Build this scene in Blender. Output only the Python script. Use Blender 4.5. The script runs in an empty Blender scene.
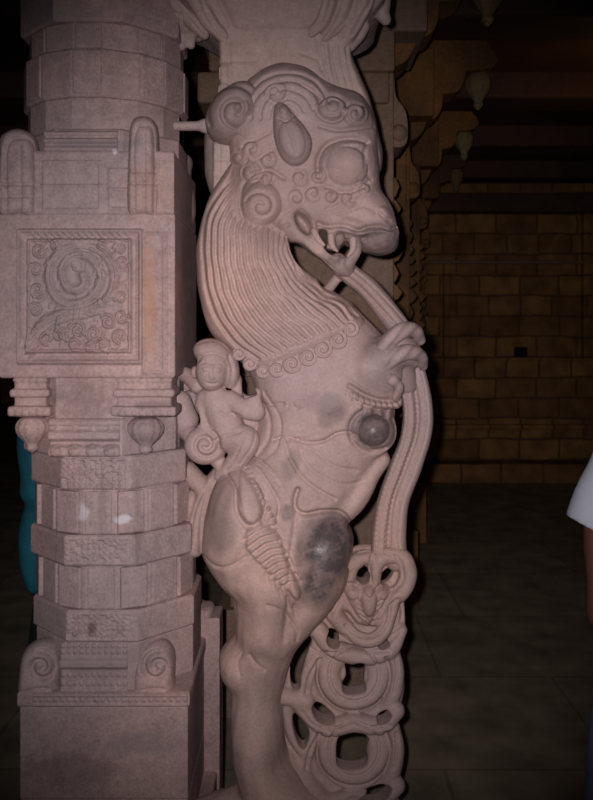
import bpy, bmesh, math, random
import numpy as np
random.seed(7)
rng = np.random.default_rng(7)

# ------------------------------------------------------------------ frame
FPX, DIST, CX, HY = 820.0, 2.05, 296.5, 330.0     # focal length in pixels, metres to the statue, vanishing column / row
S = DIST / FPX                                    # metres per unit in the statue's own plane
EYE = 1.5
scene = bpy.context.scene
COL = scene.collection

def at(px, py, w=0.0):
    """sculpture units (x right, y down, w towards the viewer) of a spot w in front of the statue plane"""
    k = (FPX - w) / FPX
    return (CX + (px - CX) * k, HY + (py - HY) * k, w)

def far(px, py, d):
    """world point at distance d (metres) from the viewer"""
    return ((px - CX) * d / FPX, d - DIST, EYE + (HY - py) * d / FPX)

def to_world(P):
    P = np.asarray(P, float)
    return np.stack([(P[:, 0] - CX) * S, -P[:, 2] * S, EYE + (HY - P[:, 1]) * S], 1)

# ------------------------------------------------------------------ object helpers
def tag(o, label=None, cat=None, group=None, kind=None):
    if label: o['label'] = label
    if cat: o['category'] = cat
    if group: o['group'] = group
    if kind: o['kind'] = kind
    return o

def thing(name, label, cat, loc=(0, 0, 0), group=None):
    o = bpy.data.objects.new(name, None)
    o.empty_display_size = 0.1
    COL.objects.link(o); o.location = loc
    return tag(o, label, cat, group)

def link(name, me, mat, parent=None):
    o = bpy.data.objects.new(name, me)
    COL.objects.link(o)
    if mat and not me.materials: me.materials.append(mat)
    if parent:
        o.parent = parent
        p = parent; off = np.zeros(3)
        while p is not None:
            off += np.array(p.location); p = p.parent
        o.matrix_parent_inverse.identity()
        o.location = (-off[0], -off[1], -off[2])
    return o

def mesh_arrays(name, V, Q, smooth=True):
    V = np.ascontiguousarray(V, dtype=np.float32); Q = np.ascontiguousarray(Q, dtype=np.int32)
    me = bpy.data.meshes.new(name)
    me.vertices.add(len(V)); me.vertices.foreach_set('co', V.ravel())
    n = Q.shape[1]
    me.loops.add(Q.size); me.loops.foreach_set('vertex_index', Q.ravel())
    me.polygons.add(len(Q)); me.polygons.foreach_set('loop_start', np.arange(0, Q.size, n, dtype=np.int32))
    try: me.polygons.foreach_set('loop_total', np.full(len(Q), n, dtype=np.int32))
    except Exception: pass
    me.update(calc_edges=True)
    me.polygons.foreach_set('use_smooth', np.full(len(Q), smooth, dtype=bool))
    return me

def from_bm(name, bm, mat, parent=None, smooth=False, bevel=0.0, seg=2):
    bmesh.ops.recalc_face_normals(bm, faces=bm.faces)
    me = bpy.data.meshes.new(name); bm.to_mesh(me); bm.free()
    for p in me.polygons: p.use_smooth = smooth
    o = link(name, me, mat, parent)
    if bevel:
        m = o.modifiers.new('bevel', 'BEVEL'); m.width = bevel; m.segments = seg; m.limit_method = 'ANGLE'
    return o

def bm_box(bm, lo, hi):
    vs = [bm.verts.new((x, y, z)) for x in (lo[0], hi[0]) for y in (lo[1], hi[1]) for z in (lo[2], hi[2])]
    for f in ((0, 1, 3, 2), (4, 6, 7, 5), (0, 4, 5, 1), (2, 3, 7, 6), (0, 2, 6, 4), (1, 5, 7, 3)):
        bm.faces.new([vs[i] for i in f])

# ------------------------------------------------------------------ curves
def spline(pts, step=4.0):
    P = np.array(pts, float)
    if len(P) < 3:
        n = max(2, int(np.linalg.norm(P[-1] - P[0]) / step) + 1)
        t = np.linspace(0, 1, n)[:, None]
        return P[0] * (1 - t) + P[-1] * t
    A = np.vstack([2 * P[0] - P[1], P, 2 * P[-1] - P[-2]])
    out = []
    for i in range(1, len(A) - 2):
        p0, p1, p2, p3 = A[i - 1], A[i], A[i + 1], A[i + 2]
        n = max(1, int(math.ceil(np.linalg.norm((p2 - p1)[:2]) / step)))
        for j in range(n):
            t = j / n
            out.append(0.5 * ((2 * p1) + (-p0 + p2) * t + (2 * p0 - 5 * p1 + 4 * p2 - p3) * t * t + (-p0 + 3 * p1 - 3 * p2 + p3) * t ** 3))
    out.append(A[-2])
    return np.array(out)

def closed_spline(pts, step=5.0):
    P = [tuple(p) for p in pts]
    Q = spline(P[-2:] + P + P[:2], step)
    # cut the run-in and run-out
    a = np.argmin(np.linalg.norm(Q[:, :2] - np.array(P[0][:2]), axis=1)[:len(Q) // 2])
    b = len(Q) // 2 + np.argmin(np.linalg.norm(Q[len(Q) // 2:, :2] - np.array(P[0][:2]), axis=1))
    return Q[a:b]

def spiral(cx, cy, r0, r1, a0, turns, n=40, ex=1.0):
    t = np.linspace(0, 1, n)
    a = math.radians(a0) + 2 * math.pi * turns * t
    r = r0 + (r1 - r0) * t ** ex
    return np.stack([cx + r * np.cos(a), cy + r * np.sin(a)], 1)

def blur2(A, n):
    for _ in range(n):
        P = np.pad(A, 1, mode='edge')
        A = (P[:-2, 1:-1] + 2 * P[1:-1, 1:-1] + P[2:, 1:-1]) / 4
        P = np.pad(A, 1, mode='edge')
        A = (P[1:-1, :-2] + 2 * P[1:-1, 1:-1] + P[1:-1, 2:]) / 4
    return A

def seg_dist2(X, Y, a, b):
    vx, vy = b[0] - a[0], b[1] - a[1]
    L = vx * vx + vy * vy + 1e-9
    t = np.clip(((X - a[0]) * vx + (Y - a[1]) * vy) / L, 0, 1)
    return (X - a[0] - t * vx) ** 2 + (Y - a[1] - t * vy) ** 2, t

def poly_sd(X, Y, P):
    """signed distance, negative inside"""
    d = np.full(np.broadcast(X, Y).shape, 1e9); ins = np.zeros(d.shape, bool)
    n = len(P)
    for i in range(n):
        a, b = P[i], P[(i + 1) % n]
        d = np.minimum(d, seg_dist2(X, Y, a, b)[0])
        if a[1] != b[1]:
            c = (a[1] > Y) != (b[1] > Y)
            xi = (b[0] - a[0]) * (Y - a[1]) / (b[1] - a[1]) + a[0]
            ins ^= c & (X < xi)
    d = np.sqrt(d)
    return np.where(ins, -d, d)

# ------------------------------------------------------------------ carving block: a distance field sculpted with solids
class Block:
    def __init__(s, lo, hi, h):
        s.lo = np.array(lo, float); s.h = h
        s.n = np.ceil((np.array(hi, float) - s.lo) / h).astype(int) + 1
        s.F = np.full(s.n, 60.0, dtype=np.float32)
        s.ax = [s.lo[i] + h * np.arange(s.n[i]) for i in range(3)]
    def win(s, lo, hi):
        a = np.clip(np.floor((np.array(lo) - s.lo) / s.h).astype(int), 0, s.n)
        b = np.clip(np.ceil((np.array(hi) - s.lo) / s.h).astype(int) + 1, 0, s.n)
        sl = tuple(slice(int(a[i]), int(b[i])) for i in range(3))
        g = [s.ax[i][sl[i]] for i in range(3)]
        return sl, g[0][:, None, None], g[1][None, :, None], g[2][None, None, :], bool(np.all(b > a))
    def put(s, sl, f, k, op):
        A = s.F[sl]
        if op == 'sub':
            f = -f
            if k > 0:
                h = np.clip(0.5 - 0.5 * (A - f) / k, 0, 1); s.F[sl] = A + (f - A) * h + k * h * (1 - h)
            else: s.F[sl] = np.maximum(A, f)
        else:
            if k > 0:
                h = np.clip(0.5 + 0.5 * (f - A) / k, 0, 1); s.F[sl] = f + (A - f) * h - k * h * (1 - h)
            else: s.F[sl] = np.minimum(A, f)
    def cap(s, pts, k=4.0, flat=1.0, op='add', step=4.0, closed=False, raw=False):
        """pts: (px, py, w, r) ; a tapering rounded bar through them"""
        P = closed_spline(pts, step) if closed else spline(pts, step)
        if closed: P = np.vstack([P, P[:1]])
        Q = [(P[i] if raw else (*at(*P[i, :3]), P[i, 3])) for i in range(len(P))]
        m = 8 + k
        R = max(q[3] for q in Q)
        lo = [min(q[i] for q in Q) - R - m for i in range(3)]; hi = [max(q[i] for q in Q) + R + m for i in range(3)]
        sl, X, Y, W, ok = s.win(lo, hi)
        if not ok: return
        T = np.full(s.F[sl].shape, 60.0, dtype=np.float32)
        off = [x.start for x in sl]
        for a, b in zip(Q[:-1], Q[1:]):
            r = max(a[3], b[3]) + m
            l2 = [min(a[i], b[i]) - r for i in range(3)]; h2 = [max(a[i], b[i]) + r for i in range(3)]
            s2, X, Y, W, ok = s.win(l2, h2)
            if not ok: continue
            vx, vy, vw = b[0] - a[0], b[1] - a[1], (b[2] - a[2])
            L = vx * vx + vy * vy + vw * vw + 1e-9
            t = np.clip(((X - a[0]) * vx + (Y - a[1]) * vy + (W - a[2]) * vw) / L, 0, 1)
            d = np.sqrt((X - a[0] - t * vx) ** 2 + (Y - a[1] - t * vy) ** 2 + ((W - a[2] - t * vw) / flat) ** 2) - (a[3] + (b[3] - a[3]) * t)
            s3 = tuple(slice(s2[i].start - off[i], s2[i].stop - off[i]) for i in range(3))
            T[s3] = np.minimum(T[s3], d)
        s.put(sl, T, k, op)
    def ell(s, c, r, ang=0.0, k=4.0, op='add'):
        x, y, w = at(*c); m = 10 + k; R = max(r[0], r[1])
        sl, X, Y, W, ok = s.win((x - R - m, y - R - m, w - r[2] - m), (x + R + m, y + R + m, w + r[2] + m))
        if not ok: return
        ca, sa = math.cos(math.radians(ang)), math.sin(math.radians(ang))
        U = (X - x) * ca + (Y - y) * sa; V = -(X - x) * sa + (Y - y) * ca; Z = W - w
        k0 = np.sqrt((U / r[0]) ** 2 + (V / r[1]) ** 2 + (Z / r[2]) ** 2)
        k1 = np.sqrt((U / r[0] ** 2) ** 2 + (V / r[1] ** 2) ** 2 + (Z / r[2] ** 2) ** 2) + 1e-6
        s.put(sl, (k0 * (k0 - 1) / k1).astype(np.float32), k, op)
    def poly(s, pts, w0, T, R, k=4.0, op='add', smooth=True, soft=6):
        """solid with this outline at depth w0, swelling to +-T over a rim R wide"""
        P = [at(p[0], p[1], w0)[:2] for p in (closed_spline(pts) if smooth else pts)]
        P = np.array(P); m = 12 + k
        sl, X, Y, W, ok = s.win((P[:, 0].min() - m, P[:, 1].min() - m, w0 - T - m), (P[:, 0].max() + m, P[:, 1].max() + m, w0 + T + m))
        if not ok: return
        e = -poly_sd(X[:, :, 0], Y[:, :, 0], P)
        if soft:
            eb = blur2(e, soft * 3); a = np.clip(e / (R * 0.5), 0, 1); e = e * (1 - a) + eb * a
        q = np.maximum(R - e, 0)[:, :, None] / R
        f = R * (np.sqrt(q * q + ((W - w0) / T) ** 2) - 1)
        s.put(sl, f.astype(np.float32), k, op)
    def hole(s, pts, k=3.0, w=(-200, 200)):
        """cut right through, between two depths"""
        wm = (max(w[0], -60) + min(w[1], 60)) / 2
        P = np.array([at(p[0], p[1], wm)[:2] for p in closed_spline(pts, 3)])
        sl, X, Y, W, ok = s.win((P[:, 0].min() - 8, P[:, 1].min() - 8, w[0]), (P[:, 0].max() + 8, P[:, 1].max() + 8, w[1]))
        e = poly_sd(X[:, :, 0], Y[:, :, 0], P)[:, :, None]
        f = e + 0 * W
        s.put(sl, f.astype(np.float32), k, 'sub')
    def box(s, lo, hi, r=2.0, k=3.0, op='add'):
        """axis box in sculpture units with rounded edges"""
        lo = np.array(lo, float); hi = np.array(hi, float); c = (lo + hi) / 2; b = (hi - lo) / 2 - r; m = 10 + k
        sl, X, Y, W, ok = s.win(lo - m, hi + m)
        if not ok: return
        q = [np.abs(X - c[0]) - b[0], np.abs(Y - c[1]) - b[1], np.abs(W - c[2]) - b[2]]
        f = np.sqrt(np.maximum(q[0], 0) ** 2 + np.maximum(q[1], 0) ** 2 + np.maximum(q[2], 0) ** 2) + np.minimum(np.maximum(np.maximum(q[0], q[1]), q[2]), 0) - r
        s.put(sl, f.astype(np.float32), k, op)
    def mesh(s):
        F = s.F.copy()
        for ax in range(3):      # keep closed at the limits of the block
            i0 = [slice(None)] * 3; i0[ax] = 0; F[tuple(i0)] = np.maximum(F[tuple(i0)], 0.5)
            i0[ax] = -1; F[tuple(i0)] = np.maximum(F[tuple(i0)], 0.5)
        I = F < 0
        cnt = np.zeros(s.n - 1, dtype=np.int8)
        for a in (0, 1):
            for b in (0, 1):
                for c in (0, 1):
                    cnt += I[a:s.n[0] - 1 + a, b:s.n[1] - 1 + b, c:s.n[2] - 1 + c]
        act = (cnt > 0) & (cnt < 8)
        idx = np.argwhere(act)
        ids = np.full(act.shape, -1, dtype=np.int32); ids[act] = np.arange(len(idx))
        acc = np.zeros((len(idx), 3)); num = np.zeros(len(idx))
        for ax in range(3):
            o1, o2 = [i for i in range(3) if i != ax]
            for u in (0, 1):
                for v in (0, 1):
                    p = idx.copy(); p[:, o1] += u; p[:, o2] += v
                    q = p.copy(); q[:, ax] += 1
                    fa = F[p[:, 0], p[:, 1], p[:, 2]]; fb = F[q[:, 0], q[:, 1], q[:, 2]]
                    m = (fa < 0) != (fb < 0)
                    t = fa[m] / (fa[m] - fb[m])
                    pt = p[m].astype(float); pt[:, ax] += t
                    acc[m] += pt; num[m] += 1
        V = acc / num[:, None] * s.h + s.lo
        Q = []
        for ax in range(3):
            o1, o2 = (ax + 1) % 3, (ax + 2) % 3
            a = [slice(None)] * 3; b = [slice(None)] * 3
            a[ax] = slice(0, -1); b[ax] = slice(1, None)
            e = np.argwhere(I[tuple(a)] != I[tuple(b)])
            e = e[(e[:, o1] > 0) & (e[:, o2] > 0) & (e[:, o1] < s.n[o1] - 1) & (e[:, o2] < s.n[o2] - 1)]
            ins = I[e[:, 0], e[:, 1], e[:, 2]]
            qd = []
            for du, dv in ((-1, -1), (0, -1), (0, 0), (-1, 0)):
                c = e.copy(); c[:, o1] += du; c[:, o2] += dv
                qd.append(ids[c[:, 0], c[:, 1], c[:, 2]])
            qd = np.stack(qd, 1); qd[ins] = qd[ins]
            qd[~ins] = qd[~ins][:, ::-1]
            Q.append(qd)
        Q = np.vstack(Q)[:, ::-1]       # y and w run against the world's axes
        return V, Q

# ------------------------------------------------------------------ relief: shallow carving applied to a surface
class Relief:
    def __init__(s, x0, y0, x1, y1, res=0.5):
        s.x0, s.y0, s.res = x0, y0, res
        s.H = np.zeros((int((x1 - x0) / res) + 1, int((y1 - y0) / res) + 1), dtype=np.float32)
        s.X = (x0 + res * np.arange(s.H.shape[0]))[:, None]; s.Y = (y0 + res * np.arange(s.H.shape[1]))[None, :]
    def win(s, lo, hi):
        i0 = max(0, int((lo[0] - s.x0) / s.res)); i1 = min(s.H.shape[0], int((hi[0] - s.x0) / s.res) + 2)
        j0 = max(0, int((lo[1] - s.y0) / s.res)); j1 = min(s.H.shape[1], int((hi[1] - s.y0) / s.res) + 2)
        return slice(i0, i1), slice(j0, j1)
    def line(s, pts, width, depth, smooth=True, step=2.5, closed=False, flat=False, taper=False):
        P = np.array(pts, float)
        if len(P) == 1: P = np.vstack([P, P])
        elif smooth: P = closed_spline(P, step) if closed else spline(P, step)
        if closed: P = np.vstack([P, P[:1]])
        m = width * 3 + 1
        si, sj = s.win(P.min(0) - m, P.max(0) + m)
        if si.stop <= si.start or sj.stop <= sj.start: return
        X, Y = s.X[si], s.Y[:, sj]
        best = np.full((X.shape[0], Y.shape[1]), 1e9); amp = np.ones_like(best)
        n = len(P) - 1
        for i in range(n):
            d, t = seg_dist2(X, Y, P[i], P[i + 1])
            if taper:
                u = (i + t) / n; a = np.sqrt(np.clip(1 - u, 0.05, 1)) if taper == 1 else np.sqrt(np.clip(4 * u * (1 - u), 0.02, 1))
                amp = np.where(d < best, a, amp)
            best = np.minimum(best, d)
        q = best / (width * width)
        if flat: g = 1 / (1 + q ** 3)
        else: g = np.exp(-q)
        s.H[si, sj] += (depth * g * amp).astype(np.float32)
    def dome(s, c, r, height, ang=0.0, sharp=1.0):
        R = max(r); si, sj = s.win((c[0] - R, c[1] - R), (c[0] + R, c[1] + R))
        ca, sa = math.cos(math.radians(ang)), math.sin(math.radians(ang))
        X, Y = s.X[si] - c[0], s.Y[:, sj] - c[1]
        q = ((X * ca + Y * sa) / r[0]) ** 2 + ((-X * sa + Y * ca) / r[1]) ** 2
        s.H[si, sj] += (height * np.clip(1 - q, 0, 1) ** (0.5 * sharp)).astype(np.float32)
    def region(s, pts, height, edge=3.0, smooth=True):
        P = closed_spline(pts) if smooth else np.array(pts, float)
        si, sj = s.win(P.min(0) - edge - 1, P.max(0) + edge + 1)
        e = -poly_sd(s.X[si] + 0 * s.Y[:, sj], s.Y[:, sj] + 0 * s.X[si], P)
        s.H[si, sj] += (height * np.clip(e / edge, 0, 1) ** 0.6).astype(np.float32)
    def get(s, x, y):
        u = np.clip((x - s.x0) / s.res, 0, s.H.shape[0] - 1.001); v = np.clip((y - s.y0) / s.res, 0, s.H.shape[1] - 1.001)
        i, j = u.astype(int), v.astype(int); fu, fv = u - i, v - j
        H = s.H
        return (H[i, j] * (1 - fu) + H[i + 1, j] * fu) * (1 - fv) + (H[i, j + 1] * (1 - fu) + H[i + 1, j + 1] * fu) * fv

SURF = {}
def surf_w(name, x, y, r=3.0):
    px, py, w = SURF[name]; m = (abs(px - x) < r) & (abs(py - y) < r)
    return float(w[m].max()) if m.any() else 0.0

def carve(name, block, mat, parent, relief=None, spots=None, wobble=0.5, relax=1):
    V, Q = block.mesh()
    if relax:   # even the vertices out a little
        for _ in range(relax):
            acc = np.zeros_like(V); num = np.zeros(len(V))
            for a, b in ((0, 1), (1, 2), (2, 3), (3, 0)):
                np.add.at(acc, Q[:, a], V[Q[:, b]]); np.add.at(num, Q[:, a], 1)
            V = 0.5 * V + 0.5 * acc / num[:, None]
    # face normals -> vertex normals (sculpture units)
    fn = np.cross(V[Q[:, 2]] - V[Q[:, 0]], V[Q[:, 3]] - V[Q[:, 1]])
    N = np.zeros_like(V)
    for a in range(4): np.add.at(N, Q[:, a], fn)
    N /= np.linalg.norm(N, axis=1)[:, None] + 1e-9
    N = -N                                          # outward in x, y-down, w axes
    k = FPX / (FPX - V[:, 2])
    px = CX + (V[:, 0] - CX) * k; py = HY + (V[:, 1] - HY) * k
    if relief is not None:
        t = np.clip(N[:, 2] / 0.45, 0, 1); t = t * t * (3 - 2 * t)
        V[:, 2] += relief.get(px, py) * t
    SURF[name] = (px.copy(), py.copy(), V[:, 2].copy())
    if wobble:                                      # unevenly worn stone
        g = np.zeros(len(V))
        for q in range(7):
            d = rng.normal(size=3); d *= 0.10 * (1.35 ** q) / np.linalg.norm(d)
            g += np.sin(V @ d + rng.uniform(0, 6.28)) / (1.25 ** q)
        V += N * (wobble * 0.35 * g)[:, None]
    me = mesh_arrays(name, to_world(V), Q)
    if spots is not None:
        ca = me.attributes.new('wear', 'FLOAT', 'POINT')
        ca.data.foreach_set('value', spots(px, py).astype(np.float32))
    return link(name, me, mat, parent)
# ------------------------------------------------------------------ materials
def node_mat(name):
    m = bpy.data.materials.new(name); m.use_nodes = True
    nt = m.node_tree; b = nt.nodes['Principled BSDF']
    return m, nt, b, nt.nodes.new, nt.links.new

def stone(name, c1, c2, c3, rough=0.75, scale=1.0, bump=0.35, wear=None, speck=0.35, spec=0.35):
    m, nt, b, new, lk = node_mat(name)
    tc = new('ShaderNodeTexCoord')
    n1 = new('ShaderNodeTexNoise'); n1.inputs['Scale'].default_value = 5 * scale; n1.inputs['Detail'].default_value = 5; n1.inputs['Roughness'].default_value = 0.6
    n2 = new('ShaderNodeTexNoise'); n2.inputs['Scale'].default_value = 1.7 * scale; n2.inputs['Detail'].default_value = 3
    n3 = new('ShaderNodeTexNoise'); n3.inputs['Scale'].default_value = 160 * scale; n3.inputs['Detail'].default_value = 3
    n4 = new('ShaderNodeTexNoise'); n4.inputs['Scale'].default_value = 38 * scale; n4.inputs['Detail'].default_value = 4; n4.inputs['Roughness'].default_value = 0.65
    for n in (n1, n2, n3, n4): lk(tc.outputs['Object'], n.inputs['Vector'])
    r = new('ShaderNodeValToRGB'); e = r.color_ramp.elements
    e[0].position, e[0].color = 0.33, (*c1, 1); e[1].position, e[1].color = 0.66, (*c2, 1)
    lk(n1.outputs['Fac'], r.inputs['Fac'])
    mx = new('ShaderNodeMix'); mx.data_type = 'RGBA'
    mr = new('ShaderNodeMapRange'); mr.inputs[1].default_value = 0.42; mr.inputs[2].default_value = 0.62
    lk(n2.outputs['Fac'], mr.inputs[0]); lk(mr.outputs[0], mx.inputs[0])
    lk(r.outputs['Color'], mx.inputs[6]); mx.inputs[7].default_value = (*c3, 1)
    # fine speckle
    mr2 = new('ShaderNodeMapRange'); mr2.inputs[1].default_value = 0.3; mr2.inputs[2].default_value = 0.7
    mr2.inputs[3].default_value = 1 - speck; mr2.inputs[4].default_value = 1 + speck * 0.6
    av = new('ShaderNodeMath'); av.operation = 'ADD'; lk(n3.outputs['Fac'], av.inputs[0]); lk(n4.outputs['Fac'], av.inputs[1])
    hf = new('ShaderNodeMath'); hf.operation = 'MULTIPLY'; hf.inputs[1].default_value = 0.5; lk(av.outputs[0], hf.inputs[0])
    lk(hf.outputs[0], mr2.inputs[0])
    ml = new('ShaderNodeMix'); ml.data_type = 'RGBA'; ml.blend_type = 'MULTIPLY'; ml.inputs[0].default_value = 1
    lk(mx.outputs[2], ml.inputs[6]); lk(mr2.outputs[0], ml.inputs[7])
    out = ml.outputs[2]
    b.inputs['Roughness'].default_value = rough
    if 'Specular IOR Level' in b.inputs: b.inputs['Specular IOR Level'].default_value = spec
    if wear:
        at_ = new('ShaderNodeAttribute'); at_.attribute_name = 'wear'
        # break the stain's edge up with the blotch noise
        mu = new('ShaderNodeMath'); mu.operation = 'MULTIPLY_ADD'; mu.inputs[1].default_value = 1.6; mu.inputs[2].default_value = 0.2
        lk(n4.outputs['Fac'], mu.inputs[0])
        mm = new('ShaderNodeMath'); mm.operation = 'MULTIPLY'; lk(at_.outputs['Fac'], mm.inputs[0]); lk(mu.outputs[0], mm.inputs[1])
        mc = new('ShaderNodeClamp'); lk(mm.outputs[0], mc.inputs[0])
        m3 = new('ShaderNodeMix'); m3.data_type = 'RGBA'; lk(mc.outputs[0], m3.inputs[0]); lk(out, m3.inputs[6]); m3.inputs[7].default_value = (*wear, 1)
        out = m3.outputs[2]
        rr = new('ShaderNodeMapRange'); rr.inputs[3].default_value = rough; rr.inputs[4].default_value = 0.36
        lk(mc.outputs[0], rr.inputs[0]); lk(rr.outputs[0], b.inputs['Roughness'])
    lk(out, b.inputs['Base Color'])
    bp = new('ShaderNodeBump'); bp.inputs['Strength'].default_value = bump; bp.inputs['Distance'].default_value = 0.004
    lk(hf.outputs[0], bp.inputs['Height']); lk(bp.outputs['Normal'], b.inputs['Normal'])
    return m

def cloth(name, c, rough=0.9, weave=0.2):
    m, nt, b, new, lk = node_mat(name)
    tc = new('ShaderNodeTexCoord')
    n = new('ShaderNodeTexNoise'); n.inputs['Scale'].default_value = 14; n.inputs['Detail'].default_value = 4
    lk(tc.outputs['Object'], n.inputs['Vector'])
    r = new('ShaderNodeValToRGB'); e = r.color_ramp.elements
    e[0].position, e[0].color = 0.35, (*[x * (1 - weave) for x in c], 1); e[1].position, e[1].color = 0.65, (*c, 1)
    lk(n.outputs['Fac'], r.inputs['Fac']); lk(r.outputs['Color'], b.inputs['Base Color'])
    w = new('ShaderNodeTexNoise'); w.inputs['Scale'].default_value = 500; lk(tc.outputs['Object'], w.inputs['Vector'])
    bp = new('ShaderNodeBump'); bp.inputs['Strength'].default_value = 0.15; bp.inputs['Distance'].default_value = 0.001
    lk(w.outputs['Fac'], bp.inputs['Height']); lk(bp.outputs['Normal'], b.inputs['Normal'])
    b.inputs['Roughness'].default_value = rough
    return m

def masonry(name, c1, c2, cm, bw, bh, mortar=0.012, bump=0.5, wall=True, rough=0.85):
    """coursed stone blocks, each with its own tint"""
    m, nt, b, new, lk = node_mat(name)
    tc = new('ShaderNodeTexCoord'); mp = new('ShaderNodeMapping')
    lk(tc.outputs['Object'], mp.inputs['Vector'])
    if wall: mp.inputs['Rotation'].default_value = (math.pi / 2, 0, 0)
    nz = new('ShaderNodeTexNoise'); nz.inputs['Scale'].default_value = 2.2; lk(mp.outputs['Vector'], nz.inputs['Vector'])
    wv = new('ShaderNodeMix'); wv.data_type = 'RGBA'; wv.blend_type = 'LINEAR_LIGHT'; wv.inputs[0].default_value = 0.03 if wall else 0.008
    lk(mp.outputs['Vector'], wv.inputs[6]); lk(nz.outputs['Color'], wv.inputs[7])
    br = new('ShaderNodeTexBrick'); br.offset = 0.43; br.squash = 0.8; br.squash_frequency = 3
    br.inputs['Scale'].default_value = 1; br.inputs['Brick Width'].default_value = bw; br.inputs['Row Height'].default_value = bh
    br.inputs['Mortar Size'].default_value = mortar; br.inputs['Mortar Smooth'].default_value = 0.3
    br.inputs['Color1'].default_value = (*c1, 1); br.inputs['Color2'].default_value = (*c2, 1); br.inputs['Mortar'].default_value = (*cm, 1)
    lk(wv.outputs[2], br.inputs['Vector'])
    n = new('ShaderNodeTexNoise'); n.inputs['Scale'].default_value = 6; n.inputs['Detail'].default_value = 6; lk(mp.outputs['Vector'], n.inputs['Vector'])
    mr = new('ShaderNodeMapRange'); mr.inputs[1].default_value = 0.3; mr.inputs[2].default_value = 0.7; mr.inputs[3].default_value = 0.6; mr.inputs[4].default_value = 1.25
    lk(n.outputs['Fac'], mr.inputs[0])
    ml = new('ShaderNodeMix'); ml.data_type = 'RGBA'; ml.blend_type = 'MULTIPLY'; ml.inputs[0].default_value = 1
    lk(br.outputs['Color'], ml.inputs[6]); lk(mr.outputs[0], ml.inputs[7]); lk(ml.outputs[2], b.inputs['Base Color'])
    iv = new('ShaderNodeMath'); iv.operation = 'SUBTRACT'; iv.inputs[0].default_value = 1; lk(br.outputs['Fac'], iv.inputs[1])
    ad = new('ShaderNodeMath'); ad.operation = 'MULTIPLY_ADD'; ad.inputs[1].default_value = 0.25
    lk(n.outputs['Fac'], ad.inputs[0]); lk(iv.outputs[0], ad.inputs[2])
    bp = new('ShaderNodeBump'); bp.inputs['Strength'].default_value = bump; bp.inputs['Distance'].default_value = 0.02
    lk(ad.outputs[0], bp.inputs['Height']); lk(bp.outputs['Normal'], b.inputs['Normal'])
    b.inputs['Roughness'].default_value = rough
    return m

YALI = stone('carved_granite', (0.39, 0.27, 0.24), (0.58, 0.41, 0.365), (0.44, 0.34, 0.34), wear=(0.095, 0.078, 0.082), speck=0.22)
HEADST = stone('grey_carved_granite', (0.37, 0.31, 0.31), (0.46, 0.385, 0.375), (0.50, 0.375, 0.345), wear=(0.24, 0.245, 0.28), speck=0.22)
PILLAR = stone('pillar_granite', (0.36, 0.255, 0.25), (0.53, 0.38, 0.36), (0.38, 0.30, 0.31), speck=0.35, bump=0.5)
BACKST = stone('brown_granite', (0.27, 0.19, 0.15), (0.36, 0.25, 0.20), (0.31, 0.21, 0.15), speck=0.35, bump=0.6)
AMBER_LIT = stone('amber_lit_granite', (0.26, 0.13, 0.05), (0.40, 0.20, 0.065), (0.13, 0.075, 0.04), speck=0.45, bump=0.8)  # warm amber light on the stone put into its colour
WALLM = masonry('coursed_wall_stone', (0.46, 0.25, 0.085), (0.27, 0.13, 0.055), (0.19, 0.095, 0.038), 0.40, 0.205)
FLOORM = masonry('floor_slabs', (0.38, 0.33, 0.24), (0.32, 0.275, 0.20), (0.27, 0.23, 0.165), 1.1, 0.75, mortar=0.008, bump=0.2, wall=False, rough=0.6)
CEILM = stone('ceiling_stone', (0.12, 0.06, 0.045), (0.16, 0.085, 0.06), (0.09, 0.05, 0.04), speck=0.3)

def marks_and_shade(m, spots):
    """weathered marks, toned patches and painted shade on the stone: soft blobs at fixed places, ragged by noise"""
    nt = m.node_tree; new, lk = nt.nodes.new, nt.links.new; b = nt.nodes['Principled BSDF']
    src = b.inputs['Base Color'].links[0].from_socket
    tc = new('ShaderNodeTexCoord'); nz = new('ShaderNodeTexNoise'); nz.inputs['Scale'].default_value = 45; nz.inputs['Detail'].default_value = 4
    lk(tc.outputs['Object'], nz.inputs['Vector'])
    for (px, py, w), (rx, ry), col, amt in spots:
        c = to_world([at(px, py, w)])[0]
        mp = new('ShaderNodeMapping'); mp.vector_type = 'TEXTURE'; mp.inputs['Location'].default_value = tuple(c); mp.inputs['Scale'].default_value = (rx * S, 40 * S, ry * S)
        lk(tc.outputs['Object'], mp.inputs['Vector'])
        ln = new('ShaderNodeVectorMath'); ln.operation = 'LENGTH'; lk(mp.outputs[0], ln.inputs[0])
        ad = new('ShaderNodeMath'); ad.operation = 'MULTIPLY_ADD'; ad.inputs[1].default_value = 1.6; lk(nz.outputs['Fac'], ad.inputs[0]); lk(ln.outputs['Value'], ad.inputs[2])
        mr = new('ShaderNodeMapRange'); mr.interpolation_type = 'SMOOTHSTEP'; mr.inputs[1].default_value = 2.0; mr.inputs[2].default_value = 1.2; mr.inputs[3].default_value = 0; mr.inputs[4].default_value = amt
        lk(ad.outputs[0], mr.inputs[0])
        mx = new('ShaderNodeMix'); mx.data_type = 'RGBA'; lk(mr.outputs[0], mx.inputs[0]); lk(src, mx.inputs[6]); mx.inputs[7].default_value = (*col, 1)
        src = mx.outputs[2]
    lk(src, b.inputs['Base Color'])
Wt, Dk, Ru, Gy = (0.72, 0.72, 0.82), (0.12, 0.085, 0.08), (0.46, 0.24, 0.15), (0.24, 0.21, 0.22)
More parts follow.
